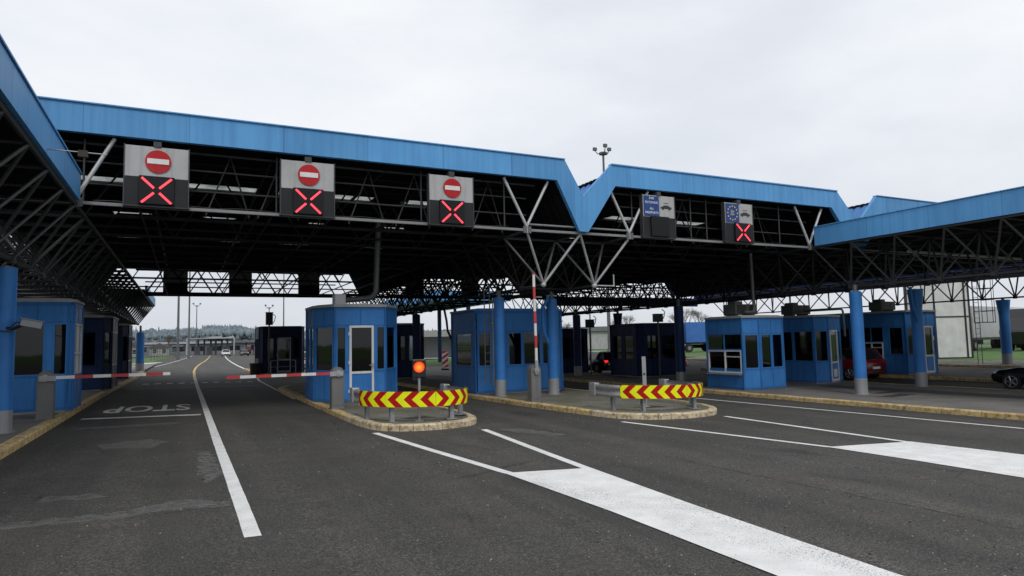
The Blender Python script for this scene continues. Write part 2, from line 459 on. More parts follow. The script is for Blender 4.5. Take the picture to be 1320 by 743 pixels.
def smooth(pts, it=2):
    for _ in range(it):
        o = [pts[0]]
        for a, b in zip(pts, pts[1:]):
            o += [(a[0]*.75+b[0]*.25, a[1]*.75+b[1]*.25), (a[0]*.25+b[0]*.75, a[1]*.25+b[1]*.75)]
        pts = o+[pts[-1]]
    return pts
mb = MB()
line_strip(mb, [(.595, 6.75), (.59, 9), (.57, 14), (.56, 21.4), (.535, 32), (.53, 43)], .155)
mb.build('lane_line', 'mark')['kind'] = 'structure'
mb = MB(); line_strip(mb, smooth([(.53, 43.1), (.65, 60), (1.4, 80), (2.75, 104.6), (5.2, 168)]), .17)
mb.build('yellow_lane_line', 'markyel')['kind'] = 'structure'
mb = MB(); line_strip(mb, smooth([(4.5, 52), (4.5, 58), (4.9, 80), (6.2, 120), (8.2, 166)]), .17); line_strip(mb, [(3.41, 23.9), (3.5, 31), (3.6, 38), (4.3, 50)], .13)
line_strip(mb, smooth([(11, 60), (12, 90), (14, 140)]), .15); line_strip(mb, smooth([(-2.6, 72), (-1.5, 90), (.2, 130), (1.5, 170)]), .12)
mb.build('far_lane_line', 'mark')['kind'] = 'structure'
mb = MB(); line_strip(mb, [(-2.3, 19.8), (.40, 19.5)], .27); mb.build('stop_line', 'mark')['kind'] = 'structure'
# gores
def fill(mb, left, right, off=.005):
    n = 14
    def at(P, t):
        L = [0]
        for a, b in zip(P, P[1:]): L.append(L[-1]+math.dist(a, b))
        s = t*L[-1]
        for i in range(len(P)-1):
            if s <= L[i+1]+1e-9:
                k = (s-L[i])/(L[i+1]-L[i]); return (P[i][0]*(1-k)+P[i+1][0]*k, P[i][1]*(1-k)+P[i+1][1]*k)
        return P[-1]
    for i in range(n):
        a, b = at(left, i/n), at(left, (i+1)/n); c, d = at(right, (i+1)/n), at(right, i/n)
        mb.quad(*[(p[0], p[1], gz(p[0])+off) for p in (a, b, c, d)])
mb = MB()
line_strip(mb, [(3.55, 13.7), (3.82, 11), (4.10, 8.5)], .15, .006)
line_strip(mb, [(5.80, 13.25), (5.52, 10.7), (5.27, 8.3)], .15, .006)
fill(mb, [(4.03, 8.53), (4.12, 6), (4.10, 3.83), (4.10, -3)], [(5.34, 8.33), (5.12, 6), (4.96, 3.41), (4.9, -3)], .010)
mb.build('gore_marking', 'mark')['kind'] = 'structure'
mb = MB()
line_strip(mb, [(9.33, 13.15), (9.8, 10.6), (10.25, 8.18)], .14, .006)
line_strip(mb, [(12.43, 13.0), (12.25, 10.4), (12.08, 8.0)], .15, .006)
fill(mb, [(10.18, 8.2), (10.19, 6.5), (10.13, 5.11), (10.1, -3)], [(12.16, 7.97), (12.25, 7), (12.32, 6.2), (12.35, -3)], .010)
mb.build('gore_marking', 'mark')['kind'] = 'structure'
mb = MB(); line_strip(mb, [(15.8, 22.5), (15.98, 17.96), (16.16, 13), (16.31, 8.15), (16.5, 1)], .14)
mb.build('edge_line', 'mark')['kind'] = 'structure'
mb = MB()
for i in range(10):
    x = -1.85+i*.53; mb.quad(*[(a, b, gz(a)+.006) for a, b in ((x, 37.2), (x+.27, 37.2), (x+.27, 37.75), (x, 37.75))])
line_strip(mb, [(-2.1, 33), (3.2, 33.4)], .12)
mb.build('dashed_line', 'markold')['kind'] = 'structure'
mb = MB(); mb.quad(*[(a, b, gz(a)+.006) for a, b in ((-6.5, 84), (-3.2, 89), (-2.4, 95), (-5, 91))])
mb.build('hatch_marking', 'mark')['kind'] = 'structure'

def text_mesh(body, w, h, name, mat, parent=None, align=None):
    """letters laid in the XY plane, normalised to w x h around the origin"""
    cu = bpy.data.curves.new(name, 'FONT'); cu.body = body; cu.align_x = 'CENTER'; cu.resolution_u = 3; cu.offset = .018
    t = bpy.data.objects.new(name, cu); me = bpy.data.meshes.new_from_object(t)
    bpy.data.objects.remove(t); bpy.data.curves.remove(cu)
    xs = [v.co.x for v in me.vertices]; ys = [v.co.y for v in me.vertices]
    cx, cy, sx, sy = (min(xs)+max(xs))/2, (min(ys)+max(ys))/2, w/(max(xs)-min(xs)), h/(max(ys)-min(ys))
    for v in me.vertices: v.co = ((v.co.x-cx)*sx, (v.co.y-cy)*sy, 0)
    me.materials.clear(); me.materials.append(M[mat]); me.name = name
    o = bpy.data.objects.new(name, me); col.objects.link(o)
    if parent: o.parent = parent
    return o
o = text_mesh('STOP', 2.2, 2.2, 'stop_lettering', 'markold'); o['kind'] = 'structure'

for v in o.data.vertices:
    v.co = (-.93-v.co.x, 22.3-v.co.y+.02*v.co.x, 0); v.co.z = gz(v.co.x)+.006
o.data.update()
# repaired patches and a long crack
def blob(mb, pts, off, jit=.05):
    P = []
    for (a, b) in zip(pts, pts[1:]+pts[:1]):
        n = max(1, int(math.dist(a, b)/.09))
        for i in range(n):
            P.append((a[0]+(b[0]-a[0])*i/n+rnd.uniform(-jit, jit), a[1]+(b[1]-a[1])*i/n+rnd.uniform(-jit, jit)))
    mb.add([(x, y, gz(x)+off) for x, y in P], [tuple(range(len(P)))])
def patch_mat():
    m, nt, b = new_mat('grey_patch'); pos = geo_pos(nt)
    c = ramp(nt, noise(nt, 45, 3, pos, None, .7), [(.3, (.12, .12, .115)), (.7, (.27, .27, .26))])
    nt.links.new(c, b.inputs['Base Color']); b.inputs['Roughness'].default_value = .9
    f = noise(nt, 7, 6, pos, None, .75); f2 = ramp(nt, f, [(.34, (0, 0, 0)), (.58, (.55,)*3)]); nt.links.new(f2, b.inputs['Alpha'])
    return m
M['patch'] = patch_mat()
for pts in ([(-1.4, 14.5), (-.55, 14.8), (-.25, 14.3), (-.5, 13.5), (-1.3, 13.7)],
            [(-1.5, 9.7), (-.95, 9.6), (-.8, 9.3), (-1.45, 9.35)],
            [(-1.9, 8.45), (-.7, 8.4), (.05, 8.75), (.5, 8.35), (.5, 8.15), (-.2, 8.25), (-.7, 8.1), (-1.9, 8.1)],
            [(.22, 12.6), (.42, 12.6), (.5, 10.2), (.3, 9.6), (.2, 10.4)],
            [(6.1, 13.2), (6.6, 13.0), (7.0, 11.7), (6.7, 11.6), (6.2, 12.5)],
            [(-2.2, 17.6), (-.2, 17.9), (-.1, 17.4), (-2.1, 17.2)]):
    mb = MB(); blob(mb, pts, .003); mb.build('asphalt_patch', 'patch')['kind'] = 'structure'
M['crackm'] = flat('dark_crack', (.012, .012, .012), .9)
mb = MB()
cp = [(7.0, 8.2), (7.06, 7.1), (7.1, 6.17), (7.23, 4.92), (7.25, 3.69), (7.35, 2.6)]
cp = subdiv(cp, .07); x = 0; q = []
for (a, b) in cp:
    x = x*.85+rnd.uniform(-.018, .018); q.append((a+x, b))
for i in range(len(q)-1): line_strip(mb, q[i:i+2], rnd.choice((.004, .008, .012, .016)), .0035)
q = [(-.4+i*.09, 8.02+.12*math.sin(i*.21)+rnd.uniform(-.02, .02)) for i in range(24)]
for i in range(len(q)-1): line_strip(mb, q[i:i+2], rnd.choice((.003, .006, .009)), .0035)
mb.build('road_crack', 'crackm')['kind'] = 'structure'
# loose grit and small stones
mb = MB()
for i in range(900):
    t = rnd.random()**1.6; y = 3.0+t*15; x = rnd.uniform(-2.3, 9+t*5)
    if rnd.random() < .35: x = rnd.choice((3.3, 6.4, 8.9))+rnd.gauss(0, .25)
    r = rnd.uniform(.004, .011)
    mb.ball((x, y, gz(x)+r*.5), r, 0 if rnd.random() < .6 else 1, 5, 3, (1, rnd.uniform(.6, 1.3), .7))
tag(mb.build('gravel', ['conc', 'black']), 'loose grit and tiny stones scattered over the asphalt', 'gravel', kind='stuff')

# ---------------------------------------------------------------- traffic islands
def island(name, poly, top, kerbs, label, z=.14, kw=.2):
    """poly: outline at the foot of the kerb (CCW); kerbs: function(x,y)->material index"""
    root = thing(name, None, None, (0,0,0)); root['kind'] = 'structure'
    del_keys = [k for k in ('label', 'category') if k in root]
    n = len(poly)
    cen = (sum(p[0] for p in poly)/n, sum(p[1] for p in poly)/n)
    def inset(d):
        out = []
        for i in range(n):
            p0, p1, p2 = Vector(poly[i-1]), Vector(poly[i]), Vector(poly[(i+1) % n])
            a = (p1-p0).normalized(); b = (p2-p1).normalized()
            na = Vector((-a.y, a.x)); nb = Vector((-b.y, b.x)); m_ = (na+nb).normalized()
            out.append(p1+m_*(d/max(.4, m_.dot(na))))
        return out
    inn = inset(kw)
    tb = MB()
    xs = [p.x for p in inn]; 
    tb.add([(p.x, p.y, gz(p.x)+z-.012) for p in inn], [tuple(range(n))])
    if max(xs)-min(xs) > 6:
        tb = MB(); cuts = sorted({min(xs), max(xs), *[x for x in PX if min(xs) < x < max(xs)]})
        y0, y1 = min(p.y for p in inn), max(p.y for p in inn)
        for a, b in zip(cuts, cuts[1:]):
            tb.quad((a, y0, gz(a)+z-.012), (b, y0, gz(b)+z-.012), (b, y1, gz(b)+z-.012), (a, y1, gz(a)+z-.012))
    tb.build('paving', top, root)
    kb = MB(); c = .028
    mid = inset(c)
    for i in range(n):
        a, b = Vector(poly[i]), Vector(poly[(i+1) % n]); ia, ib = inn[i], inn[(i+1) % n]; ma, mb_ = mid[i], mid[(i+1) % n]
        L = (b-a).length; k = max(1, round(L/1.0))
        for j in range(k):
            g_ = .006/L; t0, t1 = j/k+g_, (j+1)/k-g_
            h = z+rnd.uniform(-.006, .006)
            V = []
            for t in (t0, t1):
                o_ = a.lerp(b, t); m_ = ma.lerp(mb_, t); q = ia.lerp(ib, t)
                V += [(o_.x, o_.y, gz(o_.x)-.02), (o_.x, o_.y, gz(o_.x)+h-c), (m_.x, m_.y, gz(m_.x)+h), (q.x, q.y, gz(q.x)+h), (q.x, q.y, gz(q.x)-.02)]
            kb.add(V, [(0,5,6,1), (1,6,7,2), (2,7,8,3), (3,8,9,4), (0,1,2,3,4), (9,8,7,6,5)], kerbs(*(a.lerp(b, (t0+t1)/2))))
    kb.build('kerb', ['kerb', 'kerbp'], root)
    return root
nose1 = smooth([(3.48, 17.5), (3.52, 14.6), (3.85, 13.7), (5.2, 13.62), (6.2, 14.3), (6.45, 15.8), (6.5, 18.5)], 2)
island('traffic_island', nose1+[(6.5, 29), (5.9, 30.5), (4.0, 30.5), (3.45, 29)], 'pavmoss', lambda x, y: 1 if y < 16.5 else 0, '')
nose2 = smooth([(9.1, 18.6), (9.38, 15.4), (9.62, 13.5), (10.9, 12.95), (12.6, 13.3), (13.6, 14.8), (13.85, 17)], 2)
island('traffic_island', [(8.95, 22)]+nose2+[(13.9, 28), (13.9, 38), (9.0, 38), (9.0, 29)], 'pavmoss', lambda x, y: 1 if y < 14.6 else 0, '')
island('traffic_island', [(20.2, 40.5), (20.2, 34.6), (23.2, 34.6), (23.2, 40.5)], 'paving', lambda x, y: 0, '')
island('traffic_island', [(18.15, 34.3), (18.15, 14), (18.15, 4), (26.6, 4), (26.6, 34.3)], 'paving', lambda x, y: 0, '')
island('traffic_island', [(30.6, 34), (30.6, 12.5), (31, 11.8), (33.6, 11.8), (34.0, 12.5), (34.0, 34)], 'paving', lambda x, y: 0, '')
island('traffic_island', [(38.2, 45), (38.2, 16), (39.4, 15), (41.5, 15), (41.5, 45)], 'paving', lambda x, y: 1, '')
island('pavement', [(-2.6, 4), (-2.62, 18), (-2.66, 28), (-2.5, 45), (-2.75, 58), (-3.4, 66), (-5, 74), (-9, 80), (-20, 82), (-20, 4)], 'paving', lambda x, y: 0, '')
island('traffic_island', [(4.2, 57), (4.2, 45), (4.8, 43.6), (6.8, 43.6), (7.4, 45), (7.4, 57)], 'paving', lambda x, y: 0, '')
# verge grass, left and right of the far road
mb = MB()
mb.quad(*[(a, b, gz(a)+.012) for a, b in ((-30, 84), (-8, 84), (-3.8, 96), (-1.5, 190), (-30, 190))]); mb.build('verge', 'grass')['kind'] = 'structure'
sheet('verge', 41.5, 90, -30, 60, .03, 'grass')
mb = MB(); mb.quad(*[(a, b, gz(a)+.035) for a, b in ((18, 86), (120, 62), (120, 76), (18, 100))]); mb.build('far_path', 'conc')['kind'] = 'structure'
mb = MB(); mb.quad(*[(a, b, gz(a)+.035) for a, b in ((41.5, 36), (120, 36), (120, 55), (41.5, 55))]); mb.build('far_road', 'asphalt')['kind'] = 'structure'
sheet('verge', 17, 41.4, 62, 86, .02, 'grass')
sheet('verge', 17, 41.4, 100, 188, .02, 'grass')

# ---------------------------------------------------------------- canopies
B = 1.6                         # truss bay
Y0 = 17.0
ZT, ZB = 4.98, 3.47
def space_frame(mb, x0, nx, dx, y0, ny, dy, zt, zb, r=.04, detail=True):
    for j in range(ny):
        for i in range(nx):
            a = [(x0+dx*(i+p), y0+dy*(j+q), zt) for p in (0, 1) for q in (0, 1)]
            c = (x0+dx*(i+.5), y0+dy*(j+.5), zb)
            for p in a: mb.tube(p, c, r*.85, 5, caps=False)
            mb.box((c[0]-.07, c[1]-.07, c[2]-.07), (c[0]+.07, c[1]+.07, c[2]+.07))
            if j < ny-1: mb.tube(c, (c[0], c[1]+dy, zb), r, 5, caps=False)
            if i < nx-1: mb.tube(c, (c[0]+dx, c[1], zb), r, 5, caps=False)
    for i in range(nx+1): mb.tube((x0+dx*i, y0, zt), (x0+dx*i, y0+dy*ny, zt), r, 5, caps=False)
    for j in range(ny+1): mb.tube((x0, y0+dy*j, zt), (x0+dx*nx, y0+dy*j, zt), r, 5, caps=False)

def corrugated(mb, path, y0, y1, pitch=.33, amp=.045, skip=None, mi=0):
    """sheet following an (x,z) path, ribs running across Y, wave normal to the path"""
    n = int((y1-y0)/pitch)
    ys = []
    for i in range(n):
        b = y0+i*pitch
        ys += [(b, 0), (b+pitch*.35, 0), (b+pitch*.5, 1), (b+pitch*.85, 1)]
    ys.append((y0+n*pitch, 0))
    nor = []
    for i in range(len(path)):
        a = Vector(path[max(i-1, 0)]); c = Vector(path[min(i+1, len(path)-1)]); d = (c-a).normalized(); nor.append(Vector((-d.y, d.x)))
    vs = []; k = len(path)
    for y, w in ys:
        for p, nn in zip(path, nor): vs.append((p[0]+nn.x*amp*w, y, p[1]+nn.y*amp*w))
    fs = []
    for j in range(len(ys)-1):
        ym = (ys[j][0]+ys[j+1][0])/2
        for i in range(k-1):
            xm = (path[i][0]+path[i+1][0])/2
            if skip and skip(xm, ym): continue
            fs.append((j*k+i, j*k+i+1, (j+1)*k+i+1, (j+1)*k+i))
    mb.add(vs, fs, mi)

# --- main canopy: three trapezoid bays, ridge running away from the viewer
main = thing('border_canopy', 'long blue canopy with zigzag roof edge spanning the lanes and carrying the lane signs', 'canopy', (0,0,0))
YB = 45.0
outer = [(-5.2, 6.0), (-4.1, 7.18), (10.2, 7.18), (10.83, 6.12), (11.9, 7.19), (22.3, 7.2), (23.45, 6.0), (24.62, 7.2), (37.2, 7.2), (38.1, 6.0)]
inner = [(-4.7, 5.02), (-3.7, 6.53), (9.92, 6.53), (10.67, 5.02), (10.98, 5.02), (12.03, 6.53), (21.95, 6.55), (23.2, 5.02), (23.7, 5.02), (24.95, 6.55), (36.9, 6.55), (37.9, 5.02)]
def band(mb, y0, y1):
    segs = [([outer[0], outer[1]], [inner[0], inner[1]]), ([outer[1], outer[2]], [inner[1], inner[2]]), ([outer[2], outer[3]], [inner[2], inner[3]]),
            ([outer[3]], [inner[3], inner[4]]), ([outer[3], outer[4]], [inner[4], inner[5]]), ([outer[4], outer[5]], [inner[5], inner[6]]),
            ([outer[5], outer[6]], [inner[6], inner[7]]), ([outer[6]], [inner[7], inner[8]]), ([outer[6], outer[7]], [inner[8], inner[9]]),
            ([outer[7], outer[8]], [inner[9], inner[10]]), ([outer[8], outer[9]], [inner[10], inner[11]])]
    for o_, i_ in segs:
        mb.yprism(i_+o_[::-1], y0, y1)
mb = MB(); band(mb, Y0-.14, Y0); mb.build('fascia', 'fasX', main)
# thin drip edge over the flat top
mb = MB()
for a, b in ((1, 2), (4, 5), (7, 8)):
    mb.box((outer[a][0], Y0-.18, outer[a][1]), (outer[b][0], Y0+.02, outer[b][1]+.03))
mb.build('drip_edge', 'fasX', main)
mb = MB(); band(mb, YB, YB+.14); mb.build('rear_fascia', 'shadetrim', main)  # shade on the inner side is put in by the darkened blue
SKY = [21.7, 27.0, 32.6]
slots = []
for y in SKY:
    for (xa, xb) in ((-3, 9.5), (12.4, 21.5)):
        x = xa+rnd.uniform(.1, .8)
        while x < xb-1:
            L = rnd.uniform(1.2, 3.0) if y < 22 else rnd.uniform(.7, 1.5); x2 = min(x+L, xb); slots.append((x, x2, y)); x = x2+(rnd.uniform(.4, 1.8) if y < 22 else rnd.uniform(1.5, 3.6))
slots.append((-2.1, -1.0, 21.7)); slots.append((.5, 1.7, 21.7))
def inslot(xm, ym):
    return any(a < xm < b and abs(ym-y) < .26 for a, b, y in slots)
def indeck(xm, ym):
    return any(a-.3 < xm < b+.3 and abs(ym-y) < .8 for a, b, y in slots)
def denser(path, flat_z, step=.33):
    out = []
    for a, b in zip(path, path[1:]):
        n = max(1, int(abs(b[0]-a[0])/step)) if abs(a[1]-b[1]) < .05 else 1
        out += [(a[0]+(b[0]-a[0])*i/n, a[1]) if n > 1 else a for i in range(n)]
    return out+[path[-1]]
decks = [[(-4.75, 5.75), (-3.95, 7.02), (10.05, 7.02), (10.80, 5.85)], [(10.88, 5.45), (12.22, 6.98), (22.1, 6.98), (23.40, 5.45)], [(23.5, 5.45), (24.98, 6.98), (36.9, 6.98), (37.9, 5.6)]]
mb = MB()
for d in decks: corrugated(mb, denser(d, 7.0), Y0+.03, YB-.03, skip=indeck)
rd = mb.build('roof_deck', 'deck', main)
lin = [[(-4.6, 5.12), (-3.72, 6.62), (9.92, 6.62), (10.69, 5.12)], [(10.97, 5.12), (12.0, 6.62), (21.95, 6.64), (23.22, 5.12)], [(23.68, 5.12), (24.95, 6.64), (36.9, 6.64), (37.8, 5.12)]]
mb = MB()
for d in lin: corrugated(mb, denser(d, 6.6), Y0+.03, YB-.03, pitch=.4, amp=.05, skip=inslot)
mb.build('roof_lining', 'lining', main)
for a, b, y in slots:
    mb = MB(); mb.quad((a, y-.3, 6.60), (b, y-.3, 6.60), (b, y+.3, 6.60), (a, y+.3, 6.60)); mb.build('skylight', 'skyl', main)
for x in (12.22, 24.98, 10.0, 22.1):
    y = Y0+.1; mb = MB()
    mb.box((x-.07, Y0+.1, 6.985), (x+.07, YB-.3, 7.0))
    while y < YB-.3: mb.box((x-.09, y, 6.99), (x+.09, y+.17, 7.06)); y += .25
    mb.build('ridge_trim', 'lining', main)
# gutters in the two valleys
mb = MB()
for x, hw in ((10.83, .14), (23.45, .24)):
    mb.box((x-hw, Y0+.01, 5.03), (x+hw, YB-.01, 5.10)); mb.box((x-hw*1.2, Y0+.05, 5.6), (x+hw*1.2, YB-.05, 5.66))
mb.build('valley_gutter', 'lining', main)
# hat frames inside the bays
mb = MB(); rail = MB()
def hat_frame(mb, xa, xb, y, r=.035, n=None):
    n = n or round((xb-xa)/1.9)
    dx = (xb-xa)/n
    mb.tube((xa-1.0, y, ZT+.03), (xb+1.0, y, ZT+.03), r*1.3, 5, caps=False)
    mb.tube((xa-.5, y, 6.50), (xb+.5, y, 6.50), r*1.3, 5, caps=False)
    for i in range(n):
        a = (xa+dx*i, y, ZT+.03); c = (xa+dx*(i+.5), y, 6.5); b = (xa+dx*(i+1), y, ZT+.03)
        mb.tube(a, c, r*.7, 5, caps=False); mb.tube(c, b, r*.7, 5, caps=False)
for k in range(1, 18):
    y = Y0+B*k
    for xa, xb in ((-2.2, 8.98), (12.72, 20.95), (24.75, 37.0)):
        if k > 8 and k not in (11, 14): continue
        if k % 2 == 1: hat_frame(mb, xa, xb, y)
        else:
            mb.tube((xa, y, ZT+.03), (xb, y, ZT+.03), .035, 5, caps=False); mb.tube((xa, y, 6.5), (xb, y, 6.5), .035, 5, caps=False)
for xs in ((-1, 1.9, 4.8, 7.7), (13.6, 16.4, 19.4), (27, 31, 35)):
    for x in xs:
        mb.tube((x, Y0+.3, 6.45), (x, YB, 6.45), .05, 5, caps=False); mb.tube((x, Y0+.3, ZT), (x, YB, ZT), .03, 5, caps=False)
mb.build('roof_truss', 'steel_shade', main)
# rear lattice with two rails
mb = MB()
for xa, xb in ((-2.2, 8.98), (12.72, 20.95), (24.75, 37.0)):
    hat_frame(mb, xa, xb, YB-.1, .07, round((xb-xa)/1.9)); hat_frame(mb, xa+.5, xb+.5, YB-1.2, .05, round((xb-xa)/1.9))
    mb.tube((xa, YB-.15, 5.75), (xb, YB-.15, 5.75), .04, 5, caps=False)
    mb.box((xa-1, YB-.12, 4.9), (xb+1, YB-.02, 5.04))
mb.build('rear_truss', 'steel_shade', main)
# front frame: bottom beam, rails, posts
mb = MB()
for xa, xb in ((-2.2, 8.95), (8.95, 12.66), (12.66, 20.95)):
    mb.box((xa, Y0+.02, 4.96), (xb-.01, Y0+.12, 5.03))
for xa, xb in ((8.95, 10.6), (11.05, 12.66)):
    mb.tube((xa, Y0+.06, 5.17), (xb, Y0+.06, 5.17), .032, 6)
mb.box((24.0, Y0+.02, 4.95), (38, Y0+.16, 5.05))
mb.build('front_beam', 'beamg', main)
mb = MB()
for xa, xb in ((-2.0, 8.6), (12.9, 20.6)):
    for z in (5.5, 6.0): mb.tube((xa-.5, Y0+.35, z), (xb+.5, Y0+.35, z), .02, 5, caps=False)
    mb.tube((xa-.8, Y0+.35, 6.42), (xb+.8, Y0+.35, 6.42), .03, 5, caps=False)
for x in (-2.1, 2.0, 5.8, 8.35, 12.95, 15.4, 16.1, 19.6):
    mb.tube((x, Y0+.3, 5.0), (x, Y0+.3, 6.5), .025, 6, caps=False)
for x in (.4, 1.6, 3.9, 5.2, 7.5, 14.9, 18.4):
    mb.tube((x, Y0+.75, 5.0), (x+.55, Y0+.75, 6.5), .02, 5, caps=False); mb.tube((x+.55, Y0+.75, 6.5), (x+1.0, Y0+.75, 5.0), .02, 5, caps=False)
mb.build('front_rail', 'steel_mid', main)
for xc, tops in ((-2.2, (-1.5,)), (8.95, (8.23, 9.70)), (12.63, (11.91, 13.43)), (20.85, (20.16, 21.6))):
    for xt in tops:
        mb = MB(); mb.tube((xc, Y0+.05, 5.1), (xt, Y0+.05, 6.5), .045, 8); mb.build('strut', 'steel_l' if xc > -3 else 'steel', main)
    mb = MB(); mb.tube((xc, Y0+.05, 4.9), (xc, Y0+.05, 5.2), .05, 8); mb.build('node', 'steel', main)
for xa, xb in ((-1.9, 8.4), (13.2, 20.3)):
    mb = MB(); mb.path([(xa+(xb-xa)*i/24, Y0+.2, 5.09+.018*math.sin(i*1.9)) for i in range(25)], .014, 5); mb.build('cable', 'black', main)
for x in (-2.2, 8.95, 12.63, 20.85):
    mb = MB(); mb.box((x-.13, Y0+.005, 4.90), (x+.13, Y0+.018, 5.10)); mb.build('gusset_plate', 'steel_g', main)
# valley girders
def girder(name, x0, nx, y0, ny, parent, mat='steel_shade', r=.04):
    mb = MB(); space_frame(mb, x0, nx, 1.9, y0, ny, B, ZT, ZB, r); return mb.build(name, mat, parent)
girder('valley_girder', 8.95, 2, Y0+B, 16, main)
girder('valley_girder', 20.95, 2, Y0, 17, main)
for x in (9.88, 11.74):
    for (tx, ty) in ((x-.93, Y0+.06), (x+.93, Y0+.06), (x-.93, Y0+B), (x+.93, Y0+B)):
        if x > 10 and abs(tx-10.81) < .01 and ty < Y0+1: ty += .02
        mb = MB(); mb.tube((tx, ty, ZT), (x, Y0+.8, ZB), .042, 6); mb.build('strut', 'steel_l' if ty < Y0+1 else 'steel_g', main)
    mb = MB(); mb.ball((x, Y0+.8, ZB), .09); mb.build('node', 'steel_l', main)
mb = MB()
mb.tube((11.74, Y0+.8, ZB), (12.5, Y0+.8, ZB), .025, 6); mb.tube((12.5, Y0+.8, ZB-.02), (12.5, Y0+.8, ZB+.38), .025, 6); mb.build('hook', 'steel_l', main)
mb = MB()
for x in (9.88, 11.74): mb.tube((x, Y0+.8, ZB), (x, Y0+2.4, ZB), .04, 6)
mb.tube((8.95, Y0+B, ZT), (12.67, Y0+B, ZT), .04, 6)
for x in (8.95, 10.81, 12.67): mb.tube((x, Y0+.1, ZT), (x, Y0+B, ZT), .04, 6)
mb.build('front_chord', 'steel_mid', main)

# --- left canopy
left = thing('border_canopy', 'flat blue-edged canopy at the left over the first booths, running past the viewer', 'canopy', (0,0,0))
YL0, YL1 = Y0-B*8, Y0+B*25.3
XL = -2.2
mb = MB(); mb.box((XL-.02, YL0, 5.0), (XL+.1, Y0-.15, 5.56)); mb.box((XL-11.5, YL0-.1, 5.0), (XL-.03, YL0+.02, 5.56)); mb.build('fascia', 'fasY', left)
mb = MB(); mb.box((XL-.02, YB+.2, 5.0), (XL+.1, YL1, 5.56)); mb.box((XL-11.5, YL1-.12, 5.0), (XL-.03, YL1, 5.56)); mb.build('fascia', 'fasY', left)
mb = MB(); mb.box((XL+.0, YL0, 5.57), (XL+.13, Y0-.2, 5.60)); mb.build('drip_edge', 'fasY', left)
mb = MB(); mb.box((XL-.06, YL0, 4.93), (XL+.02, YL1, 4.995)); mb.build('edge_beam', 'steel_shade', left)
for (xa, xb, ya, yb) in ((XL-11.4, XL-.05, YL0+.05, Y0-.2), (XL-11.4, -5.3, Y0-.2, YB+.2), (XL-11.4, XL-.05, YB+.2, YL1-.15)):
    mb = MB(); mb.box((xa, ya, 5.3), (xb, yb, 5.34)); mb.build('roof_deck', 'lining', left)
mb = MB(); space_frame(mb, XL-1.9*4, 4, 1.9, YL0, 33, B, ZT-.03, ZB+.12, .04)
mb.build('space_frame', 'steel_mid', left)
mb = MB()
for k in range(34):
    y = YL0+B*k; mb.tube((XL-.02, y, ZT), (XL-11, y, ZT+.25), .03, 5, caps=False)
mb.build('purlin', 'steel_shade', left)

# --- right canopy
right = thing('border_canopy', 'flat blue-edged canopy at the right reaching forward over the second pair of columns', 'canopy', (0,0,0))
XR = 20.95; YR0, YR1 = Y0-B*7, Y0
mb = MB(); mb.box((XR-.1, YR0, 5.02), (XR+.02, YR1-.18, 5.70)); mb.box((XR+.03, YR0, 5.02), (40, YR0+.12, 5.70)); mb.build('fascia', 'fasY', right)
mb = MB(); mb.box((40.02, YR0-.02, 4.62), (40.2, 45, 5.75)); mb.box((24.8, YB-.5, 4.4), (40, YB-.35, 5.1)); mb.build('far_fascia', 'shadetrim', right)
mb = MB(); mb.box((XR-.13, YR0, 5.71), (XR+.1, YR1-.2, 5.74)); mb.build('drip_edge', 'fasY', right)
mb = MB(); mb.box((XR+.05, YR0+.15, 5.42), (40, YR1-.2, 5.46)); mb.build('roof_deck', 'lining', right)
mb = MB(); space_frame(mb, XR, 2, 1.9, YR0, 7, B, ZT, ZB, .042)
for j in range(8): mb.tube((XR, YR0+B*j, ZT), (XR, YR0+B*j, 4.99), .03, 5)
mb.build('space_frame', 'steel_mid', right)
mb = MB(); space_frame(mb, 38.0, 1, 2.0, YR0, 22, B, ZT, ZB, .045)
for j in range(0, 8): mb.tube((24.75, YR0+B*j, ZT), (40, YR0+B*j, ZT), .035, 5, caps=False)
for i in range(8): mb.tube((24.75+1.9*i, YR0, ZT), (24.75+1.9*i, Y0, ZT), .03, 5, caps=False)
mb.build('rear_space_frame', 'steel_shade', right)
mb = MB(); mb.tube((23.0, 14.7, 4.62), (34, 14.8, 4.62), .055, 8); mb.build('lighting_beam', 'steel_l', right)
mb = MB()
for i in range(1, 10):
    mb.tube((XR+1.9*i, YR0, ZT), (XR+1.9*i, YR1, 5.38), .03, 5, caps=False)
    mb.tube((XR+1.9*i, YR0+B*(i % 3), ZT), (XR+1.9*i+.6, YR0+B*(i % 3), 5.4), .03, 5, caps=False)
mb.build('purlin', 'steel_shade', right)
mb = MB()
for i in range(9): mb.box((26.0+i*.16, 12.3, 4.35), (26.05+i*.16, 12.6, 4.9))
mb.build('vent_louvre', 'steel_mid', right)

# ---------------------------------------------------------------- columns
def column(x, y, top, label, r=.195, group='blue columns holding up the canopies', mat='bluecol', sleeve=.56, flare=0, stub=True, pipe=None):
    zb = gzk(x)-.012
    t = thing('canopy_column', label, 'column', (x, y, zb), 0, group)
    h = top-zb
    mb = MB(); mb.tube((0,0,sleeve), (0,0,h), r, 24)
    if flare:
        mb.tube((0,0,h-.75), (0,0,h), r*1.0, 24, 0, r*1.35)
        mb.tube((0,0,h), (0,0,h+.03), r*1.4, 24)
    mb.build('shaft', mat, t)
    mb = MB(); mb.tube((0,0,0), (0,0,sleeve), r*1.035, 24); mb.tube((0,0,0), (0,0,.03), r*1.25, 24); mb.build('sleeve', 'sleeve', t)
    if stub:
        mb = MB(); mb.tube((0,0,h), (0,0,ZB-zb), .075, 10); mb.tube((0,0,h), (0,0,h+.025), r*.8, 16)
        mb.build('head_bracket', 'steel_g', t)
    if pipe:
        mb = MB(); mb.path(pipe, .06, 8); mb.build('downpipe', mat, t)
    return t
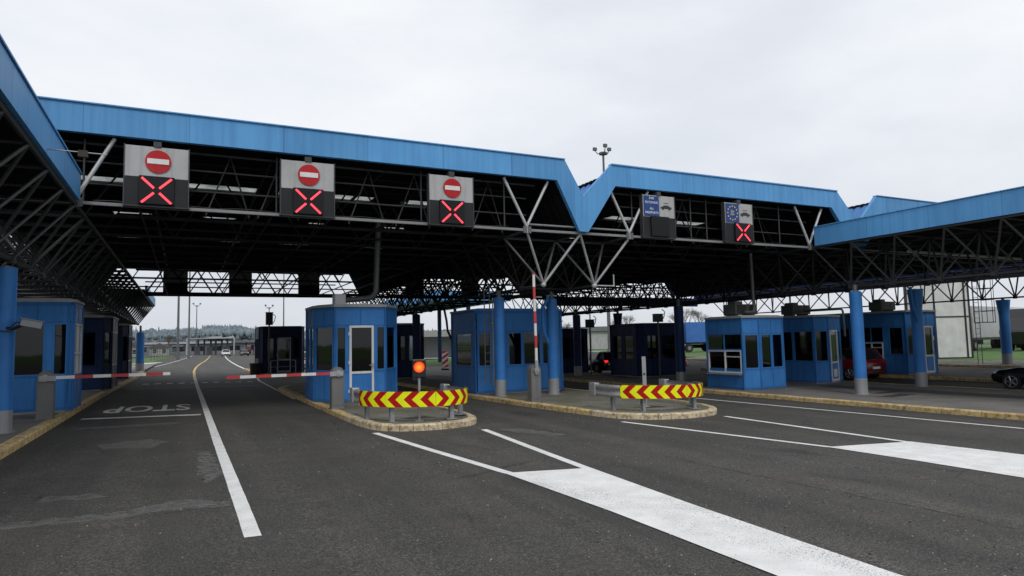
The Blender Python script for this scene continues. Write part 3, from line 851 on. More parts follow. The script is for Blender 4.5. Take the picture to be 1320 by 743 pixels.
column(-3.24, 16.2, 3.42, 'blue column beside the left pavement kerb carrying a security camera', .205, sleeve=.44)
column(9.55, 20.35, 3.22, 'blue column with a steel ladder beside it, in front of the large booth', .18)
column(11.66, 20.45, 3.20, 'blue column with a bent grey-blue downpipe, right of the raised barrier arm', .19,
       pipe=[(-.28, -.25, 3.45), (-.33, -.28, 3.3), (-.42, -.1, 3.05), (-.40, -.05, 2.5), (-.36, -.05, 2.2), (-.15, -.02, 1.75), (-.05, 0, 1.6)])
column(21.2, 15.55, 3.22, 'blue column with plain top on the grey pavement left of the flared one', .205)
column(25.93, 16.41, 3.42, 'blue column with flared top standing in front of the white-doored far booth', .21, flare=1,
       pipe=[(-.45, -.1, 3.9), (-.42, -.12, 3.5), (-.36, -.12, 3.1), (-.24, -.15, 2.75), (-.16, -.12, 2.5)])
column(19.9, 23.4, 3.15, 'shaded blue column left of the booth with the sliding window', .21, mat='blueshade')
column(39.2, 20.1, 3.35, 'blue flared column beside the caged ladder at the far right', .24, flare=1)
column(12.3, 31.5, 3.2, 'dark column close to the left edge of the large booth', .22, mat='blueshade',
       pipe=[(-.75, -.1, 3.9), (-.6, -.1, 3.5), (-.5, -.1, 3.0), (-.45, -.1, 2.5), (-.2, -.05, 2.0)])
column(10.6, 32.6, 3.2, 'dark column behind the amber signal between two booths', .2, mat='blueshade')
column(20.9, 33.7, 3.2, 'thick dark column in front of the left one of the shaded back booths', .23, mat='blueshade')
column(22.6, 31.9, 3.2, 'dark column with bracketed head left of the booth with the roof light box', .2, mat='blueshade', flare=1)
column(-2.95, 55.6, 2.95, 'small distant blue column at the far end of the left canopy', .27)

# ---------------------------------------------------------------- booths
def booth(name, label, poly, h, specs, loc, paintm='blue', glass='glass', zs=.95, zt=2.28, roofm='roofcap', group='blue control booths on the islands', grooves=True):
    t = thing(name, label, 'booth', loc, 0, group)
    n = len(poly); body = MB(); trim = MB()
    T = .07
    for i in range(n):
        a = Vector((*poly[i], 0)); b = Vector((*poly[(i+1) % n], 0)); L = (b-a).length; u = (b-a)/L; nn = Vector((u.y, -u.x, 0))
        sp = specs.get(i, [])
        doors = [s for s in sp if s[2] == 'door']
        cuts = []
        prev = 0
        for s in doors: cuts.append((prev, s[0]*L)); prev = s[1]*L
        cuts.append((prev, L))
        for (p, q) in cuts: body.obox(a, u, nn, (p, -T, .06), (q, 0, zs))
        body.obox(a, u, nn, (0, -T, zt), (L, 0, h))
        prev = 0
        for s in sp: 
            if s[0]*L > prev+.001: body.obox(a, u, nn, (prev, -T, zs), (s[0]*L, 0, zt))
            prev = s[1]*L
        body.obox(a, u, nn, (prev, -T, zs), (L, 0, zt))
        # corner post and trims
        trim.tube(a+Vector((0,0,.04)), a+Vector((0,0,h)), .035, 6)
        for (z0, z1) in ((.06, .14), (zs-.05, zs+.0), (zt, zt+.05), (h-.09, h-.01)):
            for (p, q) in (cuts if z1 < zt else [(0, L)]): trim.obox(a, u, nn, (p+.04, 0, z0), (q-.04, .012, z1))
        if grooves:
            k = max(1, round(L/.62))
            for j in range(1, k):
                x = L*j/k
                if not any(s[0]*L-.04 < x < s[1]*L+.04 for s in doors): trim.obox(a, u, nn, (x-.018, 0, .14), (x+.018, .009, zs-.05))
                trim.obox(a, u, nn, (x-.018, 0, zt+.05), (x+.018, .009, h-.09))
        # openings
        for s in sp:
            p, q = s[0]*L, s[1]*L
            if s[2] == 'win' or s[2] == 'wwin':
                fm = 'white' if s[2] == 'wwin' else paintm
                f = MB(); w = .035
                f.obox(a, u, nn, (p, -.05, zs), (p+w, .014, zt)); f.obox(a, u, nn, (q-w, -.05, zs), (q, .014, zt))
                f.obox(a, u, nn, (p+w, -.05, zs), (q-w, .014, zs+w)); f.obox(a, u, nn, (p+w, -.05, zt-w), (q-w, .014, zt))
                if len(s) > 3:
                    for zz in s[3]: f.obox(a, u, nn, (p+w, -.04, zz-.02), (q-w, .012, zz+.02))
                fo = f.build('window', fm, t)
                g = MB(); g.obox(a, u, nn, (p+w, -.03, zs+w), (q-w, -.022, zt-w)); g.build('pane', 'glassr' if fm == 'white' else glass, fo)
            elif s[2] == 'slide':
                # upper fixed light and white-framed sliding hatch below
                zm = 1.55; f = MB(); w = .05
                f.obox(a, u, nn, (p, -.05, zs-.18), (q, .03, zs-.12)); f.obox(a, u, nn, (p, -.05, zm-.05), (q, .03, zm))
                f.obox(a, u, nn, (p, -.05, zs-.12), (p+w, .03, zm-.05)); f.obox(a, u, nn, (q-w, -.05, zs-.12), (q, .03, zm-.05))
                c = p+(q-p)*.52; f.obox(a, u, nn, (c-w/2, -.05, zs-.12), (c+w/2, .034, zm-.05)); f.obox(a, u, nn, (c+w/2, -.03, 1.28), (q-w, .02, 1.32))
                fo = f.build('window', 'white', t)
                g = MB(); g.obox(a, u, nn, (p+w, -.03, zs-.0), (q-w, -.022, zm-.05)); g.build('pane', glass, fo)
                f = MB(); f.obox(a, u, nn, (p, -.05, zm), (q, .01, zm+.05)); f.obox(a, u, nn, (p+(q-p)*.5-.02, -.05, zm+.05), (p+(q-p)*.5+.02, .01, zt)); fo = f.build('window', paintm, t)
                g = MB(); g.obox(a, u, nn, (p, -.03, zm+.05), (q, -.022, zt)); g.build('pane', 'glassd', fo)
                s2 = MB(); s2.obox(a, u, nn, (p, .0, zs-.24), (q, .16, zs-.2)); s2.build('counter_sill', 'steel', t)
            elif s[2] == 'door':
                w = .065; f = MB(); z0, z1 = .09, zt+.02
                f.obox(a, u, nn, (p, -.05, z0), (p+w, .025, z1)); f.obox(a, u, nn, (q-w, -.05, z0), (q, .025, z1))
                f.obox(a, u, nn, (p+w, -.05, z0), (q-w, .025, z0+.09)); f.obox(a, u, nn, (p+w, -.05, z1-w), (q-w, .025, z1)); f.obox(a, u, nn, (p+w, -.05, .86), (q-w, .024, .93))
                d = f.build('door', 'white', t)
                g = MB(); g.obox(a, u, nn, (p+w, -.02, .93), (q-w, -.012, z1-w)); g.build('pane', glass, d)
                g = MB(); g.obox(a, u, nn, (p+w, -.02, z0+.09), (q-w, .0, .86)); 
                g.obox(a, u, nn, (p+w+.07, 0, z0+.17), (q-w-.07, .012, .78)); g.build('lower_panel', paintm, d)
                if len(s) > 3 and 'vent' in s[3]:
                    g = MB(); cx = (p+q)/2
                    for k in range(6): g.obox(a, u, nn, (cx-.14, .012, .3+k*.045), (cx+.14, .03, .325+k*.045))
                    g.obox(a, u, nn, (cx-.18, .012, .26), (cx+.18, .018, .60)); g.build('vent', 'white', d)
                g = MB(); hx = q-w*.5
                g.obox(a, u, nn, (hx-.015, .025, 1.0), (hx+.015, .06, 1.16)); g.obox(a, u, nn, (hx-.11, .045, 1.09), (hx+.01, .062, 1.115)); g.build('handle', 'steel', d)
                for zz in (.3, 1.15, 2.0):
                    g = MB(); g.obox(a, u, nn, (p-.03, .0, zz), (p+.035, .04, zz+.1)); g.build('hinge', 'white', d)
    body.build('wall', paintm, t); trim.build('trim', 'bluetrim' if paintm == 'blue' else 'shadetrim', t)
    cx = sum(p[0] for p in poly)/n; cy = sum(p[1] for p in poly)/n
    big = [(cx+(x-cx)*1.035, cy+(y-cy)*1.035) for x, y in poly]; sm = [(cx+(x-cx)*.93, cy+(y-cy)*.93) for x, y in poly]
    rb = MB(); rb.prism(big, h, h+.075); rb.prism(sm, h+.075, h+.10); rb.build('roof', roofm, t)
    fb = MB(); inn = [(cx+(x-cx)*.97, cy+(y-cy)*.97) for x, y in poly]; fb.prism(inn, 0, .06); fb.build('floor', 'sleeve', t)
    xs = [p[0] for p in poly]; ys = [p[1] for p in poly]
    db = MB(); db.box((cx-.5, cy-.2, .06), (cx+.5, cy+.25, .8)); db.box((cx-.15, cy-.15, .8), (cx+.25, cy-.1, 1.18)); db.build('desk', 'desk', t)
    return t

# booth on the first island (octagonal, white door to the front)
x0, x1, ya, yb = 3.5, 6.08, 19.95, 23.0
P1 = [(3.97, ya), (5.50, ya), (x1, ya+.85), (x1, yb-.8), (5.5, yb), (4.0, yb), (3.52, yb-.8), (3.52, ya+.85)]
P1 = [(x-4.75, y-21.4) for x, y in P1]
booth('control_booth', 'bright blue octagonal booth with a white glazed door facing the road on the nearest island', P1, 2.86,
      {0: [(.03, .22, 'win'), (.28, .76, 'door'), (.81, .99, 'win')], 1: [(.07, .90, 'win')], 2: [(.04, .49, 'win'), (.51, .96, 'win')], 4: [(.2, .8, 'win')],
       6: [(.02, .49, 'win'), (.51, .98, 'win')], 7: [(.06, .93, 'win')], 5: [(.15, .85, 'win')], 3: [(.15, .85, 'win')]}, (4.75, 21.4, gzk(4.75)-.01))
# left booth on the pavement
PL = [(-5.4, 20.4), (-2.70, 20.4), (-2.60, 20.5), (-2.60, 22.0), (-5.4, 22.0)]
PL = [(x+3.8, y-21.8) for x, y in PL]
booth('control_booth', 'blue booth on the left pavement behind the first barrier with two dark front windows', PL, 2.82,
      {0: [(.03, .36, 'win'), (.41, .815, 'win'), (.878, .992, 'win')], 2: [(.04, .48, 'wwin', (1.5,)), (.52, .96, 'wwin', (1.5,))], 3: [(.2, .8, 'win')], 4: [(.2, .8, 'win')]},
      (-3.8, 21.8, gzk(-3.8)-.01), glass='glassd')
# further left booth
PF = [(-1.25, -1.6), (1.0, -1.6), (1.25, -1.1), (1.25, 1.4), (.9, 1.8), (-1.25, 1.8)]
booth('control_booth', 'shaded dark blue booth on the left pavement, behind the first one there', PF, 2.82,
      {0: [(.1, .42, 'win'), (.55, .9, 'win')], 2: [(.1, .45, 'wwin'), (.55, .9, 'wwin')], 1: [(.1, .9, 'win')]}, (-3.85, 31.6, gzk(-3.85)-.01), 'blueshade', 'glassd')
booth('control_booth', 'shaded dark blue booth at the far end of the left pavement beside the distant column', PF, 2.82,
      {0: [(.1, .42, 'win'), (.55, .9, 'win')], 2: [(.1, .45, 'wwin'), (.55, .9, 'wwin')], 1: [(.1, .9, 'win')]}, (-3.95, 41.5, gzk(-3.95)-.01), 'blueshade', 'glassd')
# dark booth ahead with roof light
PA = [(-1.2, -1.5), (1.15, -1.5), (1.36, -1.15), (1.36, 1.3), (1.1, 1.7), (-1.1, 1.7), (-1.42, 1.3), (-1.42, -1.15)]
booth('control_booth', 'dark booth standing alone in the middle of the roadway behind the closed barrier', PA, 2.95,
      {0: [(.08, .28, 'win'), (.36, .72, 'door'), (.78, .95, 'win')], 1: [], 6: [(.1, .45, 'win'), (.55, .9, 'win')], 2: [(.1, .9, 'win')], 4: [(.25, .75, 'win')]}, (5.66, 46.5, gzk(5.72)-.01), 'blueshade', 'glassd', roofm='blueshade')
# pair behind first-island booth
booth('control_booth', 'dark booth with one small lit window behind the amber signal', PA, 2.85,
      {0: [(.08, .30, 'win'), (.42, .62, 'win', (1.5,)), (.70, .95, 'wwin', (1.45,))], 1: [(.1, .9, 'win')], 6: [(.1, .9, 'win')], 2: [(.1, .9, 'win')], 4: [(.1, .9, 'win')]}, (10.3, 35.8, gzk(10.3)-.01), 'blueshade', 'glass')
# large ladder booth
PB = [(9.25, 21.75), (12.75, 21.75), (13.0, 22.1), (13.0, 24.0), (9.25, 24.0)]
PB = [(x-11.1, y-23) for x, y in PB]
booth('control_booth', 'large plain blue booth behind the two columns and the raised barrier', PB, 2.98,
      {0: [(.03, .17, 'win'), (.20, .345, 'win'), (.37, .53, 'win'), (.545, .75, 'win'), (.77, .975, 'win')], 1: [], 2: [(.1, .4, 'win'), (.6, .9, 'win')], 4: [(.15, .85, 'win')], 3: [(.3, .7, 'win')]},
      (11.1, 23, gzk(11.1)-.01), 'blue', 'glass', grooves=False, roofm='blue', zs=1.0, zt=2.2)
# back pair under valley 2
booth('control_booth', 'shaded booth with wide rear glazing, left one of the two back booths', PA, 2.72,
      {0: [(.1, .46, 'win'), (.52, .92, 'win')], 1: [(.1, .9, 'win')], 6: [(.1, .45, 'win'), (.55, .9, 'win')], 2: [(.1, .9, 'win')], 4: [(.1, .9, 'win')], 5: [(.1, .9, 'win')]}, (21.6, 37.0, gzk(21.6)-.01), 'blueshade', 'glass', roofm='blueshade')
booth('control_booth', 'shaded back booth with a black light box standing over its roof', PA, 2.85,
      {0: [(.1, .46, 'win'), (.52, .92, 'win')], 1: [(.1, .9, 'win')], 6: [(.1, .45, 'win'), (.55, .9, 'win')], 2: [(.1, .9, 'win')], 4: [(.1, .9, 'win')], 5: [(.1, .9, 'win')]}, (23.6, 30.8, gzk(23.6)-.01), 'blueshade', 'glass', roofm='blueshade')
# booth 3
P3 = [(19.35, 19.05), (20.0, 18.6), (21.75, 18.75), (22.1, 19.3), (22.1, 21.6), (21.7, 22.0), (19.6, 22.0), (19.12, 21.3), (19.12, 19.3)]
P3 = [(19.22, 19.0), (19.85, 18.75), (21.35, 18.95), (21.75, 19.5), (21.75, 21.0), (21.3, 21.5), (19.8, 21.5), (19.22, 20.95)]
P3 = [(x-20.4, y-20.1) for x, y in P3]
booth('control_booth', 'blue booth with a white-framed sliding hatch in its left side, nearest on the right pavement', P3, 2.80,
      {7: [(.04, .96, 'slide')], 0: [(.10, .92, 'win')], 1: [(.06, .48, 'win'), (.52, .96, 'win')], 2: [(.1, .9, 'win')], 3: [(.1, .9, 'win')], 5: [(.1, .9, 'win')]}, (20.4, 20.1, gzk(20.4)-.01), glass='glassd', zs=.84, zt=2.16)
# booth 4
P4 = [(24.35, 19.95), (25.0, 19.75), (26.2, 20.1), (26.45, 20.6), (26.45, 23.2), (26.0, 23.7), (24.7, 23.7), (24.35, 23.2)]
P4 = [(x-25.4, y-21.7) for x, y in P4]
booth('control_booth', 'blue booth with a narrow white vented door, behind the hatch booth on the right pavement', P4, 2.88,
      {7: [(.02, .32, 'win'), (.34, .65, 'win'), (.67, .98, 'win')], 0: [(.06, .94, 'win')], 1: [(.10, .72, 'door', 'vent'), (.78, .98, 'win')], 3: [(.1, .9, 'win')], 5: [(.1, .9, 'win')]}, (25.4, 21.7, gzk(25.4)-.01), glass='glassd')
# booth 5
P5 = [(30.7, 20.0), (31.0, 19.6), (32.3, 19.6), (32.7, 20.1), (32.7, 25.4), (32.3, 25.8), (31.1, 25.8), (30.7, 25.4)]
P5 = [(x-31.7, y-22.7) for x, y in P5]
booth('control_booth', 'blue booth with a white door seen between the flared column and the grey wall panels', P5, 2.98,
      {7: [(.15, .45, 'win'), (.55, .78, 'slide'), (.84, .97, 'win')], 0: [(.1, .9, 'win')], 1: [(.30, .82, 'door'), (.87, .98, 'win')], 3: [(.1, .9, 'win')], 5: [(.1, .9, 'win')]}, (31.7, 22.7, gzk(31.7)-.01), glass='glassd')

def notice(parent, loc, w, h, rz=0):
    mb = MB(); mb.box((-w/2, -.004, -h/2), (w/2, .004, h/2)); o = mb.build('paper_notice', 'whiteb', parent); o.location = loc; o.rotation_euler = (0, 0, rz)
bs = [o for o in bpy.data.objects if o.name.startswith('control_booth')]
last = bs[-1]
notice(last, (32.07-31.7, 19.6-22.7-.03, 1.72), .13, .2)
notice(last, (30.85-31.7, 19.75-22.7-.04, 1.22), .16, .16, R(-50))
# ---------------------------------------------------------------- roof plant and ducts
def ac(label, loc, s=1.0):
    t = thing('roof_unit', label, 'air conditioner', loc, 0, 'air conditioning units on the booth roofs')
    mb = MB(); mb.box((-.6*s, -.35, .08), (.6*s, .35, .5)); mb.box((-.5*s, -.25, .5), (-.1*s, .2, .62)); mb.build('housing', 'insul', t, .02)
    mb = MB()
    for i in range(7): mb.box((-.52*s, -.37, .13+i*.05), (-.02*s, -.352, .155+i*.05))
    mb.tube((.3*s, -.37, .3), (.3*s, -.352, .3), .16, 16); mb.build('grille', 'black', t)
    mb = MB(); mb.box((-.5*s, -.3, 0), (-.4*s, .3, .08)); mb.box((.4*s, -.3, 0), (.5*s, .3, .08)); mb.build('foot', 'steel_g', t)
    return t
ac('low dark unit on the roof of the hatch booth', (20.6, 20.4, gzk(20.4)+2.89), 1.0)
ac('dark unit on the roof of the vented-door booth', (25.6, 21.9, gzk(25.4)+2.98), .95)
ac('dark unit on the roof of the booth behind the flared column', (31.4, 21.6, gzk(32)+3.05), .9)
t = thing('ventilation_duct', 'ribbed grey duct rising from the nearest island booth roof to the canopy', 'duct', (4.3, 20.7, gzk(4.75)+2.94))
mb = MB(); mb.box((-.22, -.2, 0), (.12, .2, .34)); mb.build('plenum', 'steel', t, .015)
def bend(pts, r, steps=6):
    out = [Vector(pts[0])]
    for i in range(1, len(pts)-1):
        a, b, c = Vector(pts[i-1]), Vector(pts[i]), Vector(pts[i+1]); p = b+(a-b).normalized()*r; q = b+(c-b).normalized()*r
        for k in range(steps+1):
            s = k/steps; out.append(p.lerp(b, s).lerp(b.lerp(q, s), s))
    return out+[Vector(pts[-1])]
def ribbed(mb, pts, r, pitch=.06, n=10, amp=.12):
    P = bend(pts, .3); out = []; 
    for a, b in zip(P, P[1:]):
        k = max(1, int((b-a).length/(pitch/2))); out += [a.lerp(b, i/k) for i in range(k)]
    out.append(P[-1]); mb.path(out, r, n, 0, [r*(1+amp*(i % 2)) for i in range(len(out))])
mb = MB(); ribbed(mb, [(.1, 0, .16), (1.02, -.3, .22), (1.12, -.32, 2.6)], .085); mb.build('pipe', 'insul', t)
t = thing('ventilation_duct', 'thin grey pipe dropping from the canopy to the roof of the hatch booth', 'duct', (20.95, 20.0, gzk(20.4)+2.9))
mb = MB(); mb.path(bend([(-.55, 0, .16), (.02, 0, .16), (-.02, 0, 2.6)], .15), .06, 8); mb.build('pipe', 'steel_g', t)
t = thing('ventilation_duct', 'thin grey pipe looping over the roof edge of the vented-door booth', 'duct', (25.6, 21.2, gzk(25.4)+2.9))
mb = MB(); mb.path(bend([(.2, .4, .3), (.2, -1.62, .3), (.2, -1.66, -.9)], .15), .045, 8); mb.build('pipe', 'steel_g', t)
# light boxes on masts behind
def lightbox(label, x, y, z, w, h, zb):
    t = thing('signal_box', label, 'signal', (x, y, zb), 0, 'black signal boxes on thin posts')
    mb = MB(); mb.box((-w/2, -.12, z-zb), (w/2, .12, z-zb+h)); mb.box((-w/2-.03, -.2, z-zb+h), (w/2+.03, .12, z-zb+h+.03)); mb.build('housing', 'black', t, .02)
    mb = MB(); mb.tube((0, 0, 0), (0, 0, z-zb), .05, 8); mb.build('post', 'steel_g', t)
    mb = MB(); mb.path([(w*.5, 0, z-zb+.1), (w*.75, 0, z-zb+.25), (w*.9, 0, z-zb+.55), (w*.55, 0, z-zb+.7)], .025, 6); mb.build('conduit', 'black', t)
    return t
lightbox('black signal box above the lone dark booth in the roadway', 4.75, 44.4, 3.1, .42, .78, gz(4.75)+.14)
lightbox('black signal box above the right-hand back booth', 23.2, 29.0, 2.62, .55, .42, gz(23.2)+.14)
lightbox('black signal box beside the thick dark back column', 21.5, 33.2, 2.45, .5, .45, gz(21.5)+.14)

# ---------------------------------------------------------------- lane signs
def lane_sign(cross=True, ccx=0.0):
    """origin at bottom centre; faces -Y"""
    t = thing('lane_sign', 'x', 'sign', (0,0,0)); W, H, HL = .64, 1.37, .66
    mb = MB(); mb.box((-W, -.10, 0), (W, .04, HL)); mb.build('led_panel', 'led', t)
    mb = MB(); mb.box((-W, -.095, HL+.003), (W, .035, H)); mb.build('upper_panel', 'whitep', t)
    mb = MB()
    mb.box((-W-.025, -.11, -.02), (-W-.002, .05, H+.02)); mb.box((W+.002, -.11, -.02), (W+.025, .05, H+.02)); mb.box((-W-.002, -.11, -.024), (W+.002, .05, -.002))
    mb.box((-.08, -.13, H+.001), (.08, .1, H+.12)); mb.build('frame', 'steel_mid', t)
    mb = MB(); mb.box((ccx-.36, -.16, .03), (ccx+.36, -.102, HL+.02)); lb = mb.build('led_box', 'led2', t, .01)
    if cross:
        mb = MB()
        for sx in (-1, 1):
            for sz in (-1, 1):
                a = Vector((ccx+sx*.055, -.172, .345+sz*.052)); b = Vector((ccx+sx*.30, -.172, .345+sz*.285))
                d = (b-a).normalized(); n_ = Vector((-d.z, 0, d.x))*.024; y = Vector((0, .02, 0))
                mb.add([a-n_, b-n_, b+n_, a+n_, a-n_+y, b-n_+y, b+n_+y, a+n_+y], [(0,1,2,3), (7,6,5,4), (0,4,5,1), (1,5,6,2), (2,6,7,3), (3,7,4,0)])
        mb.build('led_cross', 'ledred', lb)
    return t
def no_entry(t):
    mb = MB(); mb.disc((0.02, 1.03), .265, -.125, 40); d = mb.build('no_entry_disc', 'red', t)
    mb = MB(); mb.box((-.2, -.137, .97), (.24, -.127, 1.09)); mb.build('white_bar', 'whiteb', d)
def car_picto(mb, cx, cz, s, y):
    P = [(-1, -.25), (-1, .05), (-.72, .16), (-.35, .42), (.35, .42), (.68, .16), (1, .08), (1, -.25), (.78, -.25), (.68, -.42), (.48, -.42), (.38, -.25), (-.38, -.25), (-.48, -.42), (-.68, -.42), (-.78, -.25)]
    mb.yprism([(cx+a*s, cz+b*s*.75) for a, b in P], y-.006, y)
    for q in (-.58, .58): mb.tube((cx+q*s, y-.012, cz-.25*s), (cx+q*s, y-.006, cz-.25*s), .13*s, 12)
s = lane_sign(); no_entry(s); gname = 'lane signs hanging under the front edge of the canopy'
SX = [(-.64, 4.99, 'leftmost'), (2.70, 4.99, 'middle'), (6.54, 4.97, 'rightmost')]
s.location = (-.64, Y0-.02, 4.985); s['group'] = gname
s['label'] = 'no entry disc over red cross, leftmost of the three such lane signs'
mid_s = place(s, (2.70, Y0-.02, 4.985), 0, 'no entry disc over red cross, middle of the three such lane signs', gname)
rt_s = place(s, (6.54, Y0-.02, 4.975), 0, 'no entry disc over red cross, rightmost of the three such lane signs', gname)
def blue_white(t, eu):
    mb = MB(); mb.box((-.60, -.115, .69), (.0, -.097, 1.34)); bp = mb.build('blue_panel', 'signblue', t)
    mb = MB(); car_picto(mb, .30, 1.0, .22, -.098); mb.quad((.2, -.1, 1.13), (.4, -.1, 1.13), (.4, -.1, 1.15), (.2, -.1, 1.15)); mb.build('car_symbol', 'black', t)
    if eu:
        mb = MB()
        for k in range(12):
            a = 2*math.pi*k/12; c = Vector((-.30+.22*math.cos(a), 0, 1.015+.24*math.sin(a)))
            P = []
            for j in range(10):
                r_ = .042 if j % 2 == 0 else .017; b = math.pi/2+2*math.pi*j/10; P.append((c.x+r_*math.cos(b), c.z+r_*math.sin(b)))
            mb.yprism(P, -.121, -.1155)
        mb.build('star', 'gold', bp)
        rows = [('EU', .14, .09, 1.07), ('EEA', .18, .06, .97)]
    else:
        rows = [('SVE', .2, .075, 1.27), ('PUTOVNICE', .50, .075, 1.13), ('ALL', .17, .07, .93), ('PASSPORTS', .52, .075, .80)]
    for body, w, h, z in rows:
        o = text_mesh(body, w, h, 'lettering', 'gold' if eu else 'whiteb', bp); o.rotation_euler = (R(90), 0, 0); o.location = (-.30, -.118, z)
s4 = lane_sign(False); blue_white(s4, False); s4.location = (13.72, Y0-.02, 4.985); s4['group'] = gname; s4['label'] = 'unlit lane sign with white ALL PASSPORTS lettering on blue beside a car symbol'
s5 = lane_sign(True, .12); blue_white(s5, True); s5.location = (17.2, Y0-.02, 4.985); s5['group'] = gname; s5['label'] = 'lane sign with ring of stars on blue and a lit red cross'
for i, (x, w) in enumerate(((-.58, 'leftmost'), (3.05, 'middle'), (7.2, 'rightmost'))):
    place(s, (x, YB-.45, 5.02), math.pi, 'dark back of a lane sign on the far edge of the canopy, %s of three' % w, 'lane signs on the far edge seen from behind')
for i, (x, w) in enumerate(((14.4, 'left'), (18.6, 'right'))):
    place(s, (x, YB-.45, 5.02), math.pi, 'dark back of a lane sign far behind the stars sign, %s of two' % w, 'lane signs on the far edge seen from behind')

# ---------------------------------------------------------------- barriers
def barrier(label, loc, rz, arm='down', L=2.75, side=1):
    t = thing('road_barrier', label, 'barrier', loc, rz, 'red and white lift barriers')
    w, d, h = .165, .14, .95
    mb = MB(); n = 12
    prof = [(-w, 0), (w, 0)]+[(w*math.cos(math.pi*i/n), h+w*math.sin(math.pi*i/n)) for i in range(n+1)]
    mb.yprism(prof, -d, d); mb.box((-w-.03, -d-.03, 0), (w+.03, d+.03, .03)); mb.build('cabinet', 'cab', t, .008)
    mb = MB(); mb.box((-w+.03, -d-.008, .1), (w-.03, -d-.001, .78)); mb.build('service_door', 'cab', t)
    mb = MB(); mb.tube((0, -d-.07, h), (0, -d, h), .085, 16); mb.tube((0, -d-.09, h), (0, -d-.07, h), .05, 12); mb.build('hub', 'steel', t)
    mb = MB(); y = -d-.045; seg = .37
    if arm == 'down':
        mb.box((-.12*side, y-.02, h-.07), (.22*side, y+.02, h+.05), 2)
        k = 0; x = .22
        while x < L-.001:
            x2 = min(x+seg, L); mb.box((side*x, y-.02, h-.03+.0), (side*x2, y+.02, h+.045), (k+1) % 2 if side > 0 else (k % 2)); x = x2; k += 1
    else:
        mb.box((-.05, y-.02, h-.12), (.05, y+.02, h+.3), 2)
        k = 0; z = h+.3
        while z < h+L-.001:
            z2 = min(z+seg, h+L); f = (z-h)*-.012
            mb.box((f-.038, y-.02, z), (f+.038, y+.02, z2), (k+1) % 2); z = z2; k += 1
    mb.build('arm', ['redp', 'whiteb', 'steel'], t)
    return t
barrier('closed barrier by the left pavement, its arm pointing right', (-2.92, 18.95, gzk(-2.9)-.01), R(-1), 'down', 2.6, 1)
barrier('closed barrier on the nearest island, its arm reaching left over the roadway', (3.68, 18.2, gzk(3.68)-.01), R(1), 'down', 2.75, -1)
barrier('barrier with raised upright arm before the large booth', (9.5, 17.85, gzk(9.5)-.01), 0, 'up', 2.95, 1)

# ---------------------------------------------------------------- crash rails with chevron board
def chevron_mat():
    m, nt, b = new_mat('chevron_board')
    uv = N(nt, 'ShaderNodeUVMap'); uv.uv_map = 'UVMap'
    sep = N(nt, 'ShaderNodeSeparateXYZ'); nt.links.new(uv.outputs[0], sep.inputs[0])
    def mth(op, a, b_=None):
        n = N(nt, 'ShaderNodeMath', operation=op)
        for i, v in enumerate((a, b_)):
            if v is None: continue
            if isinstance(v, (int, float)): n.inputs[i].default_value = v
            else: nt.links.new(v, n.inputs[i])
        return n.outputs[0]
    u = mth('ABSOLUTE', sep.outputs[0]); v = mth('ABSOLUTE', mth('SUBTRACT', sep.outputs[1], .165))
    f = mth('FRACT', mth('ADD', mth('DIVIDE', mth('ADD', u, mth('MULTIPLY', v, 1.0)), .34), .0))
    st = mth('GREATER_THAN', f, .5)
    pos = geo_pos(nt)
    yel = ramp(nt, noise(nt, 6, 4, pos), [(.3, (.74, .80, .008)), (.7, (.84, .88, .012))])
    redc = ramp(nt, noise(nt, 6, 4, pos), [(.3, (.36, .004, .006)), (.7, (.44, .008, .01))])
    c = mixc(nt, st, yel, redc)
    g = ramp(nt, noise(nt, 18, 5, pos, None, .7), [(.56, (0, 0, 0)), (.8, (.5,)*3)])
    c = mixc(nt, g, c, (.14, .12, .06))
    # panel joint at the diamond
    j = mth('LESS_THAN', u, .004); c = mixc(nt, j, c, (.25, .24, .05))
    nt.links.new(c, b.inputs['Base Color']); b.inputs['Roughness'].default_value = .5; b.inputs['Specular IOR Level'].default_value = .15
    return m
M['chev'] = chevron_mat()
